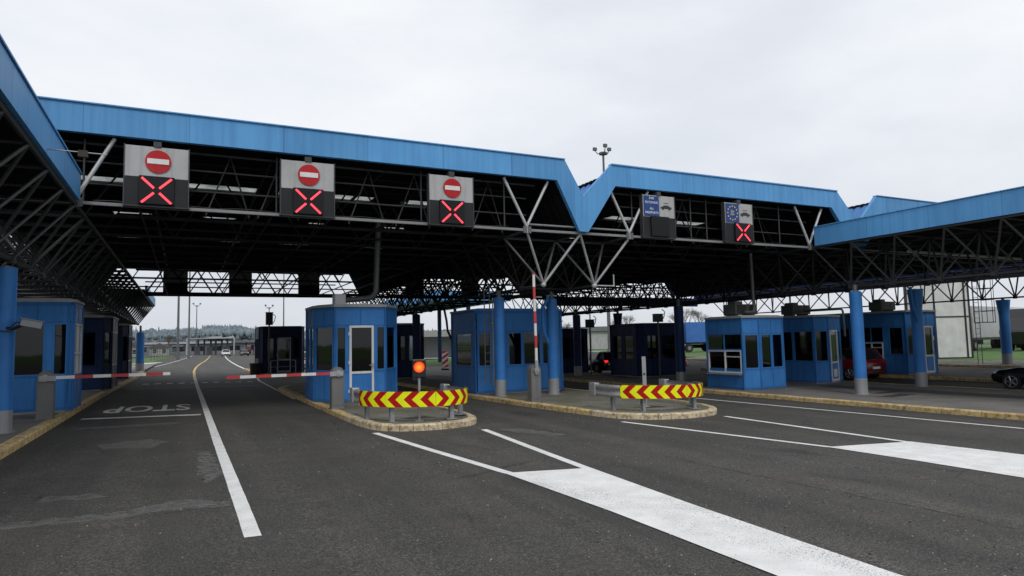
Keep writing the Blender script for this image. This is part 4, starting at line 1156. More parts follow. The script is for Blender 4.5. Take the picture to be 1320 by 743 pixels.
def crash_rail(label, cx, cy, rx, ry, a0, a1, zb, back=(1.0, 1.2), u0=0.0, tilt=0.0):
    t = thing('crash_rail', label, 'guard rail', (cx, cy, zb), 0, 'curved crash rails round the island noses')
    def pt(a, k=1.0): return Vector((rx*k*math.cos(a), ry*k*math.sin(a)))
    n = 60
    A = [math.pi+math.pi*i/n for i in range(n+1)]
    plan = [pt(a) for a in A]
    # W-beam
    full = [Vector((-rx, back[0]-i*back[0]/8)) for i in range(8)]+plan+[Vector((rx, (i+1)*back[1]/8)) for i in range(8)]
    prof = [(.0, .34), (-.05, .37), (-.05, .43), (0, .47), (.02, .50), (0, .53), (-.05, .57), (-.05, .63), (0, .66)]
    def sweep(mb, path, prof, mi=0, off=0):
        rings = []
        for i, p in enumerate(path):
            d = (path[min(i+1, len(path)-1)]-path[max(i-1, 0)]).normalized(); nrm = Vector((d.y, -d.x))
            rings.append([(p.x+nrm.x*(-q+off), p.y+nrm.y*(-q+off), z+tilt*p.x) for q, z in prof])
        k = len(prof); vs = [v for r_ in rings for v in r_]
        mb.add(vs, [(i*k+j, (i+1)*k+j, (i+1)*k+j+1, i*k+j+1) for i in range(len(path)-1) for j in range(k-1)], mi, True)
        return k
    mb = MB(); sweep(mb, full, prof); sweep(mb, full, [(q-.006, z) for q, z in prof][::-1])
    mb.build('beam', 'steel', t)
    # end shoes
    for p, nm in ((full[0], -1), (full[-1], 1)):
        mb = MB(); mb.box((p.x-.09, p.y-.28, .33+tilt*p.x), (p.x+.09, p.y+.02, .69+tilt*p.x)); mb.build('end_shoe', 'steel', t, .03)
    # board (UV in metres: u from the centre of the diamond, v up)
    pl = [a for a in A if a0 <= a <= a1]; path = [pt(a) for a in pl]
    s_ = [0]
    for a, b in zip(path, path[1:]): s_.append(s_[-1]+(b-a).length)
    ap = min(range(len(pl)), key=lambda i: abs(pl[i]-(1.5*math.pi+u0)))
    me = bpy.data.meshes.new('chevron_board'); V = []; F = []; U = []
    z0, z1 = .335, .672
    for i, p in enumerate(path):
        d = (path[min(i+1, len(path)-1)]-path[max(i-1, 0)]).normalized(); nr = Vector((d.y, -d.x))
        for z in (z0, z1): V.append((p.x+nr.x*.075, p.y+nr.y*.075, z+tilt*p.x)); U.append((s_[i]-s_[ap], z-z0))
    nb = len(V)
    for i, p in enumerate(path):
        d = (path[min(i+1, len(path)-1)]-path[max(i-1, 0)]).normalized(); nr = Vector((d.y, -d.x))
        for z in (z0, z1): V.append((p.x+nr.x*.068, p.y+nr.y*.068, z+tilt*p.x)); U.append((s_[i]-s_[ap], z-z0))
    for i in range(len(path)-1):
        F.append((2*i, 2*i+2, 2*i+3, 2*i+1)); F.append((nb+2*i, nb+2*i+1, nb+2*i+3, nb+2*i+2))
    me.from_pydata(V, [], F); me.materials.append(M['chev']); me.materials.append(M['steel'])
    uvl = me.uv_layers.new(name='UVMap')
    for pg in me.polygons:
        pg.use_smooth = True
        if pg.vertices[0] >= nb: pg.material_index = 1
        for li in pg.loop_indices: uvl.data[li].uv = U[me.loops[li].vertex_index]
    o = bpy.data.objects.new('chevron_board', me); col.objects.link(o); o.parent = t
    # posts
    for a in (math.pi*1.03, math.pi*1.27, math.pi*1.68, math.pi*1.96):
        p = pt(a, .93); mb = MB(); mb.box((p.x-.045, p.y-.06, 0), (p.x+.045, p.y-.045, .6)); mb.box((p.x-.045, p.y+.045, 0), (p.x+.045, p.y+.06, .6)); mb.box((p.x-.008, p.y-.045, 0), (p.x+.008, p.y+.045, .6))
        mb.box((p.x-.13, p.y-.13, 0), (p.x+.13, p.y+.13, .015)); mb.build('post', 'sleeve', t)
    return t
crash_rail('curved steel rail with red and yellow chevrons round the nose of the nearest island', 4.86, 15.2, 1.22, 1.1, math.pi, 2*math.pi, gzk(4.86)-.01, (.9, 1.3), .12, -.02)
crash_rail('curved steel rail with chevrons and a bare steel left end on the grassy second island', 11.45, 14.75, 1.42, 1.15, math.pi*1.13, 2*math.pi, gzk(11.45)-.01, (.75, 1.3), .14, -.02)
# oil stains / rust under rails
M['rust'] = flat('rust_stain', (.05, .032, .024), .9)
mb = MB(); blob(mb, [(4.5, 15.1), (5.2, 15.3), (5.3, 14.9), (4.6, 14.8)], .131, .03); mb.build('rust_stain', 'rust')['kind'] = 'structure'
mb = MB(); blob(mb, [(11.0, 14.9), (11.9, 15.1), (12.0, 14.7), (11.2, 14.6)], .131, .03); mb.build('rust_stain', 'rust')['kind'] = 'structure'
M['stain'] = flat('dark_stain', (.045, .04, .038), .8)
for pts in ([(20.5, 14.6), (22.3, 14.9), (22.5, 14.4), (20.9, 14.2)], [(21.8, 15.6), (23.3, 15.8), (23.2, 15.4), (21.9, 15.3)], [(18.6, 7.0), (19.8, 7.3), (20.0, 6.8), (18.7, 6.6)]):
    mb = MB(); blob(mb, pts, .131, .05); mb.build('dark_stain', 'stain')['kind'] = 'structure'
M['tread'] = paint('dark_tarmac_band', (.05, .048, .047), .9, .2, False)
mb = MB(); line_strip(mb, [(23.7, 5), (23.7, 19)], 1.1, .134); mb.build('tarmac_strip', 'tread')['kind'] = 'structure'

# ---------------------------------------------------------------- signals
def signal(label, loc, lit, H=1.25):
    t = thing('lane_signal', label, 'signal', loc, 0, 'round warning signals on posts behind the crash rails')
    mb = MB(); mb.tube((0,0,0), (0,0,H-.1), .03, 10); mb.box((-.09,-.09,0), (.09,.09,.015)); mb.build('post', 'steel', t)
    mb = MB(); mb.box((-.15, -.07, H-.24), (.15, .09, H+.17)); mb.tube((0,-.078,H), (0,.08,H), .155, 24); mb.build('housing', 'black', t, .02)
    mb = MB(); mb.tube((0, -.095, H), (0, -.08, H), .125, 28); mb.build('lens', 'amber' if lit else 'black', t)
    mb = MB()
    for i in range(20):
        a0 = R(-20)+R(220)*i/20; a1 = R(-20)+R(220)*(i+1)/20
        p = [(.14*math.cos(a), .14*math.sin(a)) for a in (a0, a1)]
        mb.quad((p[0][0], -.08, H+p[0][1]), (p[1][0], -.08, H+p[1][1]), (p[1][0], -.26, H+p[1][1]), (p[0][0], -.26, H+p[0][1]))
    mb.build('visor', 'black', t)
    return t
sg = signal('round amber warning signal, lit, behind the chevrons of the nearest island', (4.72, 14.35, gzk(4.7)-.01), True, 1.2); sg.rotation_euler = (0, 0, R(-17))
sg = thing('steel_plate_post', 'thin flat grey post standing behind the second chevron rail', 'post', (11.45, 15.0, gzk(11.45)-.01))
mb = MB(); mb.box((-.055, -.012, 0), (.055, .012, 1.38)); mb.box((-.1, -.1, 0), (.1, .1, .015)); mb.build('post', 'steel', sg, .004)
sg.rotation_euler = (0, 0, R(-25))
mb = MB(); mb.tube((0, -.03, .9), (0, .03, .9), .03, 8); mb.build('bolt', 'black', sg)

# camera on the left column
t = thing('security_camera', 'grey camera housing on a bracket fixed to the left column', 'camera', (-2.93, 16.0, 2.2), R(20))
mb = MB(); mb.box((-.02, -.17, .06), (.33, .0, .2)); mb.box((-.05, -.19, .2), (.36, .02, .215)); mb.build('housing', 'sleeve', t, .015)
t.rotation_euler = (0, R(12), R(12))
mb = MB(); mb.tube((0, -.1, .06), (-.1, -.02, -.02), .03, 8); mb.tube((-.1, -.02, -.02), (-.22, .1, -.02), .03, 8); mb.build('bracket', 'black', t)
mb = MB(); mb.path([(.0, -.1, .1), (-.08, -.12, .12), (-.14, -.1, .02), (-.12, -.1, -.08), (-.25, -.1, -.1), (-.9, -.15, -.14)], .014, 6); mb.build('cable', 'black', t)
mb = MB(); mb.tube((.33, -.085, .13), (.345, -.085, .13), .05, 12); mb.build('lens', 'carglass', t)

# ladders
def ladder(label, x, y, z0, z1, w=.28, cage=0, rz=0, cat='ladder'):
    t = thing('ladder', label, cat, (x, y, z0), rz); H = z1-z0
    mb = MB()
    for s_ in (-w/2, w/2): mb.tube((s_, 0, 0), (s_, 0, H), .02, 6)
    mb.build('side_rail', 'steel_g', t)
    z = .2
    while z < H: mb = MB(); mb.tube((-w/2, 0, z), (w/2, 0, z), .013, 5); mb.build('rung', 'steel_g', t); z += .28
    if cage:
        mb = MB(); z = cage
        while z < H:
            P = [(w*.9*math.cos(a), -.05-w*2.0*math.sin(a), z) for a in [math.pi*i/8 for i in range(9)]]
            for a, b in zip(P, P[1:]): mb.tube(a, b, .02, 5)
            z += .6
        for a in (0, .25, .5, .75, 1):
            an = math.pi*a; mb.tube((w*.9*math.cos(an), -.05-w*2*math.sin(an), cage), (w*.9*math.cos(an), -.05-w*2*math.sin(an), H), .016, 5)
        mb.build('safety_cage', 'steel_shade', t)
    return t
ladder('grey steel ladder beside the column in front of the large booth', 9.28, 20.75, .32, 3.6, .2)
mb = MB()
t = thing('scaffold_pole', 'thin rusty pole with clamps standing next to the ladder', 'pole', (9.43, 20.6, .15))
mb.tube((0,0,.1), (0,0,3.1), .022, 6); mb.build('pole', 'steel', t)
mb = MB(); mb.box((-.05,-.05,2.2), (.28,.05,2.26)); mb.box((-.05,-.05,2.95), (.28,.05,3.0)); mb.build('clamp', 'steel', t)
ladder('caged black ladder rising beside the far right column', 38.2, 20.9, 0.0, 5.2, .42, 2.2)
# thin cross-bar on the left canopy corner
t = thing('wire_bracket', 'thin horizontal rod with a small rusty lamp across the left canopy corner', 'bracket', (-2.25, 13.0, 5.0))
mb = MB(); mb.tube((0, 0, .09), (1.0, 0, .08), .010, 6); mb.build('rod', 'steel', t)
mb = MB(); mb.box((.58, -.05, .0), (.72, .05, .11)); mb.build('lamp_box', 'hedge', t)

# ---------------------------------------------------------------- vehicles
def car(label, loc, rz, paintm, L=4.3, W=1.75, H=1.42, kind='hatch', tail='tailoff', group=None, name='parked_car', cat='car'):
    """origin at ground centre; nose towards +X"""
    t = thing(name, label, cat, loc, rz, group)
    hl, hw = L/2, W/2
    # cross-section stations along x : (x, z_bottom, z_belt)
    if kind == 'van': top = [(-.98, .95), (-.95, 1.0)]
    lower = [(-1.0, .32, .72, .86), (-.97, .24, .88, .95), (-.8, .22, .93, 1.0), (-.3, .2, .90, 1.0), (.25, .2, .86, 1.0), (.6, .22, .80, .98), (.85, .24, .70, .92), (.97, .28, .60, .84), (1.0, .34, .52, .74)]
    mb = MB(); rings = []
    for fx, zb, zt_, ws in lower:
        x = fx*hl; w = hw*ws; zt2 = zt_*H/1.42
        rings.append([(x, -w*.90, zb), (x, -w*1.0, zb+.18), (x, -w*.99, zt2-.12), (x, -w*.90, zt2), (x, -w*.45, zt2+.035), (x, w*.45, zt2+.035), (x, w*.90, zt2), (x, w*.99, zt2-.12), (x, w*1.0, zb+.18), (x, w*.90, zb)])
    k = 10; vs = [v for r_ in rings for v in r_]
    fs = [(i*k+j, (i+1)*k+j, (i+1)*k+(j+1) % k, i*k+(j+1) % k) for i in range(len(rings)-1) for j in range(k)]
    fs += [tuple(range(k)), tuple(range((len(rings)-1)*k, len(rings)*k))[::-1]]
    mb.add(vs, [f[::-1] for f in fs], 0, True)
    # arches
    body = mb.build('body', paintm, t)
    gh = {'hatch': [(-.93, .86, .80, 0), (-.80, .0, .72, 1), (.10, .0, .70, 1), (.48, .80, .82, 0)], 'sedan': [(-.72, .88, .80, 0), (-.42, .0, .70, 1), (.08, .0, .68, 1), (.42, .80, .82, 0)]}[kind if kind in ('hatch', 'sedan') else 'hatch']
    zr = H
    A = [gh[0][0]*hl, gh[1][0]*hl, gh[2][0]*hl, gh[3][0]*hl]
    zb_ = .88*H/1.42
    lo = [(A[0], hw*.86, zb_), (A[3], hw*.86, zb_-.04)]; hi = [(A[1], hw*.70, zr), (A[2], hw*.68, zr)]
    g = MB()
    v = [(lo[0][0], -lo[0][1], lo[0][2]), (lo[1][0], -lo[1][1], lo[1][2]), (lo[1][0], lo[1][1], lo[1][2]), (lo[0][0], lo[0][1], lo[0][2]),
         (hi[0][0], -hi[0][1], zr-.03), (hi[1][0], -hi[1][1], zr-.03), (hi[1][0], hi[1][1], zr-.03), (hi[0][0], hi[0][1], zr-.03)]
    g.add(v, [(0,1,5,4), (1,2,6,5), (2,3,7,6), (3,0,4,7), (4,5,6,7)], 0)
    g.build('windows', 'carglass', t)
    p = MB()
    p.add([(hi[0][0]-.03, -hi[0][1]-.02, zr-.035), (hi[1][0]+.03, -hi[1][1]-.02, zr-.035), (hi[1][0]+.03, hi[1][1]+.02, zr-.035), (hi[0][0]-.03, hi[0][1]+.02, zr-.035),
           (hi[0][0]+.1, -hi[0][1]+.12, zr+.015), (hi[1][0]-.15, -hi[1][1]+.12, zr+.015), (hi[1][0]-.15, hi[1][1]-.12, zr+.015), (hi[0][0]+.1, hi[0][1]-.12, zr+.015)],
          [(0,1,5,4), (1,2,6,5), (2,3,7,6), (3,0,4,7), (4,5,6,7)], 0, True)
    for sy in (-1, 1):
        for a, b in (((lo[0][0], sy*lo[0][1], lo[0][2]), (hi[0][0], sy*hi[0][1], zr-.03)), ((lo[1][0], sy*lo[1][1], lo[1][2]), (hi[1][0], sy*hi[1][1], zr-.03))):
            p.tube(a, b, .035, 6)
        xm = -.12*hl; p.tube((xm, sy*hw*.865, zb_), (xm, sy*hw*.70, zr-.03), .035, 6)
    p.build('roof', paintm, t)
    for fx in (-.62, .64):
        for sy in (-1, 1):
            w = MB(); w.tube((fx*hl, sy*(hw-.2), .31), (fx*hl, sy*(hw+.01), .31), .31, 22); wo = w.build('wheel', 'rubber', t)
            w = MB(); yy = sy*(hw+.015)
            w.tube((fx*hl, sy*(hw-.02), .31), (fx*hl, yy, .31), .055, 10)
            for q in range(5):
                a = 2*math.pi*q/5; w.tube((fx*hl, yy, .31), (fx*hl+.2*math.cos(a), yy, .31+.2*math.sin(a)), .028, 6)
            for q in range(20):
                a0, a1 = 2*math.pi*q/20, 2*math.pi*(q+1)/20
                w.tube((fx*hl+.205*math.cos(a0), yy, .31+.205*math.sin(a0)), (fx*hl+.205*math.cos(a1), yy, .31+.205*math.sin(a1)), .016, 5)
            w.build('rim', 'rim', wo)
    for sy in (-1, 1):
        w = MB(); w.ball((.93*hl, sy*hw*.70, .62*H/1.42), .12, 0, 10, 6, (.8, 1.3, .6)); w.build('headlight', 'headl', t)
        w = MB(); w.box((-.995*hl, sy*hw*.62, .72), (-.93*hl, sy*hw*.90, .90)); w.build('tail_light', tail, t, .015)
        w = MB(); w.ball((.36*hl, sy*(hw+.08), .95), .09, 0, 8, 5, (.8, 1.1, .7)); w.build('mirror', paintm, t)
    w = MB(); w.box((-1.012*hl, -.26, .52), (-1.0*hl, .26, .63)); w.build('number_plate', 'whiteb', t)
    w = MB(); w.box((-1.008*hl, -hw*.78, .34), (-.97*hl, hw*.78, .44)); w.box((.97*hl, -hw*.6, .30), (1.006*hl, hw*.6, .42)); w.build('bumper_trim', 'black', t)
    return t
car('red hatchback seen from behind between a blue column and the far booth', (29.6, 22.9, gz(29)), R(90), 'carred', 4.1, 1.76, 1.5)
car('black car entering at the right edge of the scene with its alloy front wheel showing', (28.7, 12.75, gz(28.8)), R(90), 'carblack', 4.5, 1.8, 1.42, 'sedan')
car('dark car with lit red tail lights between the back booths', (24.75, 37.5, gz(24.7)), R(90), 'carblack', 4.3, 1.75, 1.45, tail='tail')
car('white hatchback parked beside the lone dark booth, left of the nearest booth', (9.6, 59.5, gz(9.6)), R(90), 'carwhite', 4.2, 1.75, 1.45)
car('tiny silver car far down the open road', (8.0, 158, gz(8)), R(-90), 'carwhite', 4.2, 1.75, 1.45)
car('tiny dark car far down the open road beside the silver one', (12.4, 166, gz(12)), R(-90), 'carblack', 4.2, 1.75, 1.45)
car('small pale car driving beyond the cone at the back of the right pavement', (34, 45.0, gz(34)), R(40), 'carwhite', 4.2, 1.75, 1.4)

def truck(label, loc, rz, tarp, cabm, LT=10, HT=2.75, group=None):
    """nose towards +X; origin under the trailer centre"""
    t = thing('articulated_truck', label, 'truck', loc, rz, group)
    mb = MB(); mb.box((-LT/2, -1.25, 1.15), (LT/2, 1.25, 1.15+HT))
    mb.build('trailer', tarp, t, .03)
    mb = MB()
    for k in range(1, 9): x = -LT/2+LT*k/9; mb.box((x-.03, -1.27, 1.3), (x+.03, -1.252, 1.1+HT))
    mb.box((-LT/2, -1.275, 1.45), (LT/2, -1.255, 1.52)); mb.build('tarp_strap', tarp, t)
    mb = MB(); mb.box((-LT/2, -1.0, .95), (LT/2+1, 1.0, 1.14)); mb.box((-1.5, -1.2, .45), (1.5, -1.1, .9)); mb.build('chassis', 'black', t)
    mb = MB(); x0 = LT/2+.5
    mb.yprism([(x0, .6), (x0+2.0, .6), (x0+2.1, 1.6), (x0+1.75, 2.9), (x0+1.5, 3.5), (x0+.1, 3.6), (x0, 3.3)], -1.2, 1.2); mb.build('cab', cabm, t, .04)
    mb = MB(); mb.box((x0+.7, -1.215, 1.8), (x0+1.6, -1.202, 2.6)); mb.quad((x0+2.075, -1.0, 1.75), (x0+1.79, -1.0, 2.8), (x0+1.79, 1.0, 2.8), (x0+2.075, 1.0, 1.75)); mb.build('cab_window', 'carglass', t)
    for x in (-LT/2+1, -LT/2+2.2, -LT/2+3.4, LT/2-.4, LT/2+1.7):
        for sy in (-1, 1):
            w = MB(); w.tube((x, sy*.85, .5), (x, sy*1.2, .5), .5, 20); wo = w.build('wheel', 'rubber', t)
            w = MB(); w.tube((x, sy*1.19, .5), (x, sy*1.215, .5), .24, 12); w.build('rim', 'rim', wo)
    return t
truck('blue-tarped trailer truck beyond the grass between the dark column and the hatch booth', (56.6, 61.5, gz(56)), math.pi+R(-8), 'tarpblue', 'carwhite', 7.5, 2.4)
truck('long grey trailer parked across the grass at the far right', (68.6, 36.5, gz(66)), R(190), 'tarpgrey', 'carred', 15, 2.8)
t = truck('black lorry front half hidden at the right edge above the black car', (66.6, 30.0, gz(60)), R(175), 'carblack', 'carblack', 6.5, 1.6)
truck('tiny red and white truck far away by the distant canopy', (17.5, 225, gz(19)), R(-90), 'houseW', 'carred', 5, 2.0).scale = (.75, .75, .75)

# ---------------------------------------------------------------- distant things
def mast(label, x, y, H, heads=3, r=.16, group='tall light masts', hr=.9):
    t = thing('light_mast', label, 'light mast', (x, y, gz(x)), 0, group)
    mb = MB(); mb.tube((0,0,0), (0,0,H), r, 10, 0, r*.55); mb.tube((0,0,0), (0,0,.5), r*1.3, 10); mb.build('pole', 'steel_g', t)
    mb = MB()
    for k in range(heads):
        a = R(10)+2*math.pi*k/heads; c, s_ = math.cos(a), math.sin(a)
        mb.tube((0,0,H-.2), (c*hr*.7, s_*hr*.7, H-.15), .06, 6); mb.tube((c*hr*.7, s_*hr*.7, H-.15), (c*hr, s_*hr, H+.35), .06, 6)
    mb.tube((0,0,H-.35), (0,0,H-.1), r*2.2, 12); mb.build('bracket', 'steel_g', t)
    for k in range(heads):
        a = R(10)+2*math.pi*k/heads; c, s_ = math.cos(a)*hr, math.sin(a)*hr
        mb = MB(); mb.box((c-.25, s_-.16, H+.3), (c+.25, s_+.16, H+.72)); mb.build('floodlight', 'steel_g', t, .03)
    return t
mast('tall floodlight mast rising behind the canopy ridge with three lamps', 48.2, 70, 26.0, 3, .25, hr=1.1)
mast('light mast beside the far grass verge, thicker of the left two', -1.0, 113.0, 19, 3, .2)
mast('light mast beside the far grass verge, thinner of the left two', .55, 128.0, 21, 3, .17)
mast('small distant light mast left of the road with its lamps showing', 3.1, 230, 15.2, 2, .2, hr=1.0)
mast('small distant light mast above the signal box of the lone booth', 21.35, 200, 13.4, 2, .2, hr=1.0)
mast('slim light mast rising behind the lone dark booth', 14.3, 113, 19, 3, .12)
mast('slim light mast seen between the two back booths', 40.2, 62, 16, 3, .09)

# distant canopy across the road
t = thing('distant_canopy', 'far-off customs canopy with pale flat roof across the end of the road', 'canopy', (0, 190, 0))
mb = MB(); mb.box((.3, 0, 4.1), (11.6, 12, 4.3)); mb.yprism([(5.8, 4.3), (11.7, 4.3), (11.5, 4.75), (8.8, 4.35), (8.2, 4.7), (3.5, 4.55)], 0, 8); mb.build('roof', 'distwhite', t)
mb = MB(); mb.box((11.8, 4, 3.0), (60, 16, 3.6)); mb.box((-18, 20, 2.2), (-.5, 34, 2.7)); mb.build('side_roof', 'distgrey', t)
for x in (.4, 11.6): mb = MB(); mb.tube((x, 0, -.4), (x, 0, 4.2), .17, 8); mb.build('post', 'distwhite', t)
for x in (3.1, 4.6, 6.2, 7.4, 8.9, 10.3, 15, 19, 23, 28, 33, 38):
    mb = MB(); mb.tube((x, 6, -.4), (x, 6, 3.9), .28, 6); mb.build('post', 'distgrey', t)
for x in (2.2, 5.2, 9.4, 13.5, 17, 21.5, 26): mb = MB(); mb.box((x, 5, -.3), (x+1.4, 8, 2.0)); mb.build('cabin', 'distgrey', t)
t = thing('customs_hall', 'long low grey hall closing the road behind the distant pale canopy', 'hall', (30, 262, -.3))
mb = MB(); mb.box((-62, 0, 0), (60, 12, 3.6)); mb.build('wall', 'distgrey', t)
mb = MB(); mb.box((-63, -1, 3.6), (61, 13, 4.3)); mb.build('roof', 'distwhite', t)
for k in range(20): mb = MB(); mb.box((-58+k*6, -.08, 1.0), (-54+k*6, -.02, 2.6)); mb.build('window', 'carglass', t)
# houses at left
for i, (x, y, w, h, lab) in enumerate(((-17, 150, 6, 2.5, 'distant pale house at the far left end of the fence'), (-10.5, 158, 7, 2.9, 'distant pale gabled house, second from the left beyond the fence'), (-5.2, 172, 5, 2.4, 'small distant house just left of the light masts'), (-25, 140, 8, 3, 'distant gabled house hidden partly by the left booths'))):
    w *= .75; h *= .7
    t = thing('house', lab, 'house', (x, y, .25), 0, 'houses beyond the far fence')
    mb = MB(); mb.box((-w/2, -3, 0), (w/2, 3, h)); mb.build('wall', 'houseW', t)
    mb = MB(); mb.yprism([(-w/2-.3, h), (w/2+.3, h), (w/2-.6, h+.6), (0, h+1.1), (-w/2+.6, h+.6)], -3.3, 3.3); mb.build('roof', 'houseR', t)
    for k in (-1, 1):
        mb = MB(); mb.box((k*w*.25-.35, -3.05, .6), (k*w*.25+.35, -3.01, 1.4)); mb.build('window', 'carglass', t)
# fence on the left verge
t = thing('wire_fence', 'low grey mesh fence along the far left verge', 'fence', (0,0,0))
pts = [(-22, 88), (-9, 96), (-4.5, 112), (-2.2, 150), (-1.2, 185)]
mb = MB()
for a, b in zip(pts, pts[1:]):
    for z in (.3, .7, 1.1, 1.5): mb.tube((*a, z+.2), (*b, z+.2), .03, 4)
mb.build('rail', 'steel_g', t)
for p in subdiv(pts, 4.0): mb = MB(); mb.tube((*p, .1), (*p, 1.8), .05, 5); mb.build('post', 'steel_g', t)
# guard rail far side
t = thing('guard_rail', 'long grey guard rail running along the right of the far road', 'guard rail', (0,0,0))
mb = MB(); pr = [(12.5, 60), (13.5, 90), (17, 140), (20, 180)]
for a, b in zip(pr, pr[1:]): mb.tube((*a, .35), (*b, .35), .12, 4)
mb.build('beam', 'steel', t)
for p in subdiv(pr, 6.0): mb = MB(); mb.tube((*p, -.4), (*p, .35), .06, 5); mb.build('post', 'steel_g', t)
# red/white delineator panels
def delin(label, x, y, h=1.0, w=.3):
    t = thing('marker_board', label, 'marker board', (x, y, gz(x)), R(-25), 'red and white striped marker boards')
    mb = MB(); n = 6; sl_ = w*.7; z0 = .15
    mb.box((-w/2, -.015, z0), (w/2, .02, h), 1)
    for k in range(-1, n, 2):
        st = (h-z0)/n; a, b = z0+k*st, z0+(k+1)*st
        P = [(-w/2, a), (w/2, a+sl_), (w/2, b+sl_), (-w/2, b)]; P = [(x_, min(max(z_, z0), h)) for x_, z_ in P]
        mb.yprism(P, -.02, -.016, 0)
    mb.build('board', ['redp', 'whiteb'], t)
    mb = MB(); mb.prism([(-.3, -.2), (.3, -.2), (.3, .2), (-.3, .2)], 0, .12); mb.build('foot', 'rubber', t)
    return t
delin('striped marker board standing on the open road between two booths', 18.7, 50.2, 1.5, .5)
for i in range(14):
    t_ = i/13; delin('striped marker board in the long row beside the distant road', 15+7*t_, 78+70*t_, .9, .25)['label'] = 'striped marker board in the long row beside the distant road'
def cone(label, x, y):
    t = thing('traffic_cone', label, 'traffic cone', (x, y, gz(x)), 0, 'orange traffic cones')
    mb = MB(); mb.tube((0,0,.03), (0,0,.75), .17, 14, 0, .03); mb.build('cone', 'cone', t)
    mb = MB(); mb.tube((0,0,.3), (0,0,.45), .125, 14, 0, .098); mb.build('stripe', 'whiteb', t)
    mb = MB(); mb.box((-.2,-.2,0), (.2,.2,.03)); mb.build('foot', 'rubber', t)
cone('orange cone left of the dark column, beyond the pavement', 33.2, 38.5)
cone('orange cone by the far left kerb', -4.9, 66)
# bin behind lone booth
t = thing('litter_bin', 'dark squat bin at the left foot of the lone dark booth', 'bin', (4.0, 45.0, gz(4.0)))
mb = MB(); mb.tube((0,0,.0), (0,0,.75), .3, 14, 0, .34); mb.tube((0,0,.75), (0,0,.82), .36, 14); mb.build('drum', 'black', t)
# rails in front of lone booth
t = thing('tube_railing', 'low tubular railing before the lone dark booth', 'railing', (5.6, 44.3, gz(5.6)+.13))
mb = MB(); mb.path(bend([(-.75,0,0), (-.75,0,.85), (.75,0,.85), (.75,0,0)], .12), .03, 8); mb.tube((-.75,0,.45), (.75,0,.45), .02, 6); mb.build('rail', 'steel', t)

# panelled wall (tall screen) right
t = thing('screen_wall', 'tall wall of frosted grey panels in a black grid behind the far booth', 'wall', (45.4, 27.2, 0), R(-26))
mb = MB(); mb.box((-2.2, -.05, -.1), (2.0, .05, 8)); mb.build('panel', 'panelg', t)
mb = MB()
for x in (-2.2, -.35, 1.7, 2.0):
    mb.box((x-.05, -.1, -.1), (x+.05, .1, 8))
for z in (.0, 2.75, 5.3, 7.9): mb.box((-2.2, -.09, z-.04), (2.05, .09, z+.04))
mb.build('mullion', 'black', t)
# low flat building behind gap
t = thing('low_building', 'low pale building with flat roof on blue posts beyond the open road', 'building', (31, 88, 0), R(-15))
mb = MB(); mb.box((-9, 0, 2.6), (9, 8, 3.4)); mb.build('roof', 'conc', t)
for x in (-8, -5, -2, 1, 4, 7): mb = MB(); mb.tube((x, .4, -.3), (x, .4, 2.6), .2, 8); mb.build('post', 'bluecol', t)
mb = MB(); mb.box((-8, 5, -.3), (8, 7.5, 2.6)); mb.build('wall', 'whitep', t)
# blue canopy beyond
t = thing('distant_canopy', 'blue-edged canopy of the next checkpoint glimpsed under the truss behind the large booth', 'canopy', (24, 66, 0), R(90))
mb = MB(); mb.box((-9, -4, 5.6), (9, 4, 6.5)); mb.build('fascia', 'fasX', t)
for x in (-8, 0, 8): mb = MB(); mb.tube((x, 0, -.3), (x, 0, 5.6), .22, 8); mb.build('post', 'blueshade', t)
t = thing('freight_shed', 'long pale shed far behind the cars', 'shed', (64, 100, 0), R(-28))
mb = MB(); mb.box((-26, 0, 0), (26, 8, 3.2)); mb.build('wall', 'whitep', t)
mb = MB(); mb.yprism([(-27, 3.2), (27, 3.2), (26, 4.0), (-26, 4.0)], -.5, 8.5); mb.build('roof', 'distgrey', t)

# trees
def bare_tree(label, x, y, H, seed, group='bare winter trees'):
    rg = random.Random(seed)
    t = thing('bare_tree', label, 'tree', (x, y, gz(x)), 0, group)
    tr = MB(); cr = MB()
    def br(p, d, L, r, lv):
        q = p+d*L; (tr if lv < 2 else cr).tube(p, q, r, 6 if lv < 2 else 3, 0, r*.65, caps=False)
        if lv >= 6: return
        for k in range(3 if lv < 5 else 4):
            a = Vector((rg.gauss(0, 1), rg.gauss(0, 1), rg.gauss(0, .6))); nd = (d+a*.42+Vector((0,0,.12))).normalized()
            br(p.lerp(q, rg.uniform(.6, 1)), nd, L*rg.uniform(.62, .85), r*.58, lv+1)
    br(Vector((0,0,0)), Vector((0,0,1)), H*.26, H*.02, 0)
    tr.build('trunk', 'hedge', t); cr.build('crown', 'twig', t)
    return t
b0 = bare_tree('bare tree behind the blue trailer', 75, 88, 9.5, 3)
for i, (x, y, k, lab) in enumerate(((66, 92, .85, 'bare tree left of the dark column beyond the cone'), (84, 84, 1.0, 'bare tree at the right rear of the blue trailer'), (58, 98, .8, 'bare tree beyond the right-hand back booth'), (90, 100, 1.05, 'taller bare tree showing above the blue trailer'))):
    c = place(b0, (x, y, 0), 1.3*i+.7, lab, 'bare winter trees'); c.scale = (k, k, k)
b1 = bare_tree('bare tree among the distant left houses', -13, 165, 6.5, 11, 'bare winter trees'); 
c = place(b1, (-3.6, 182, 0), 2, 'small bare tree near the distant light masts', 'bare winter trees')

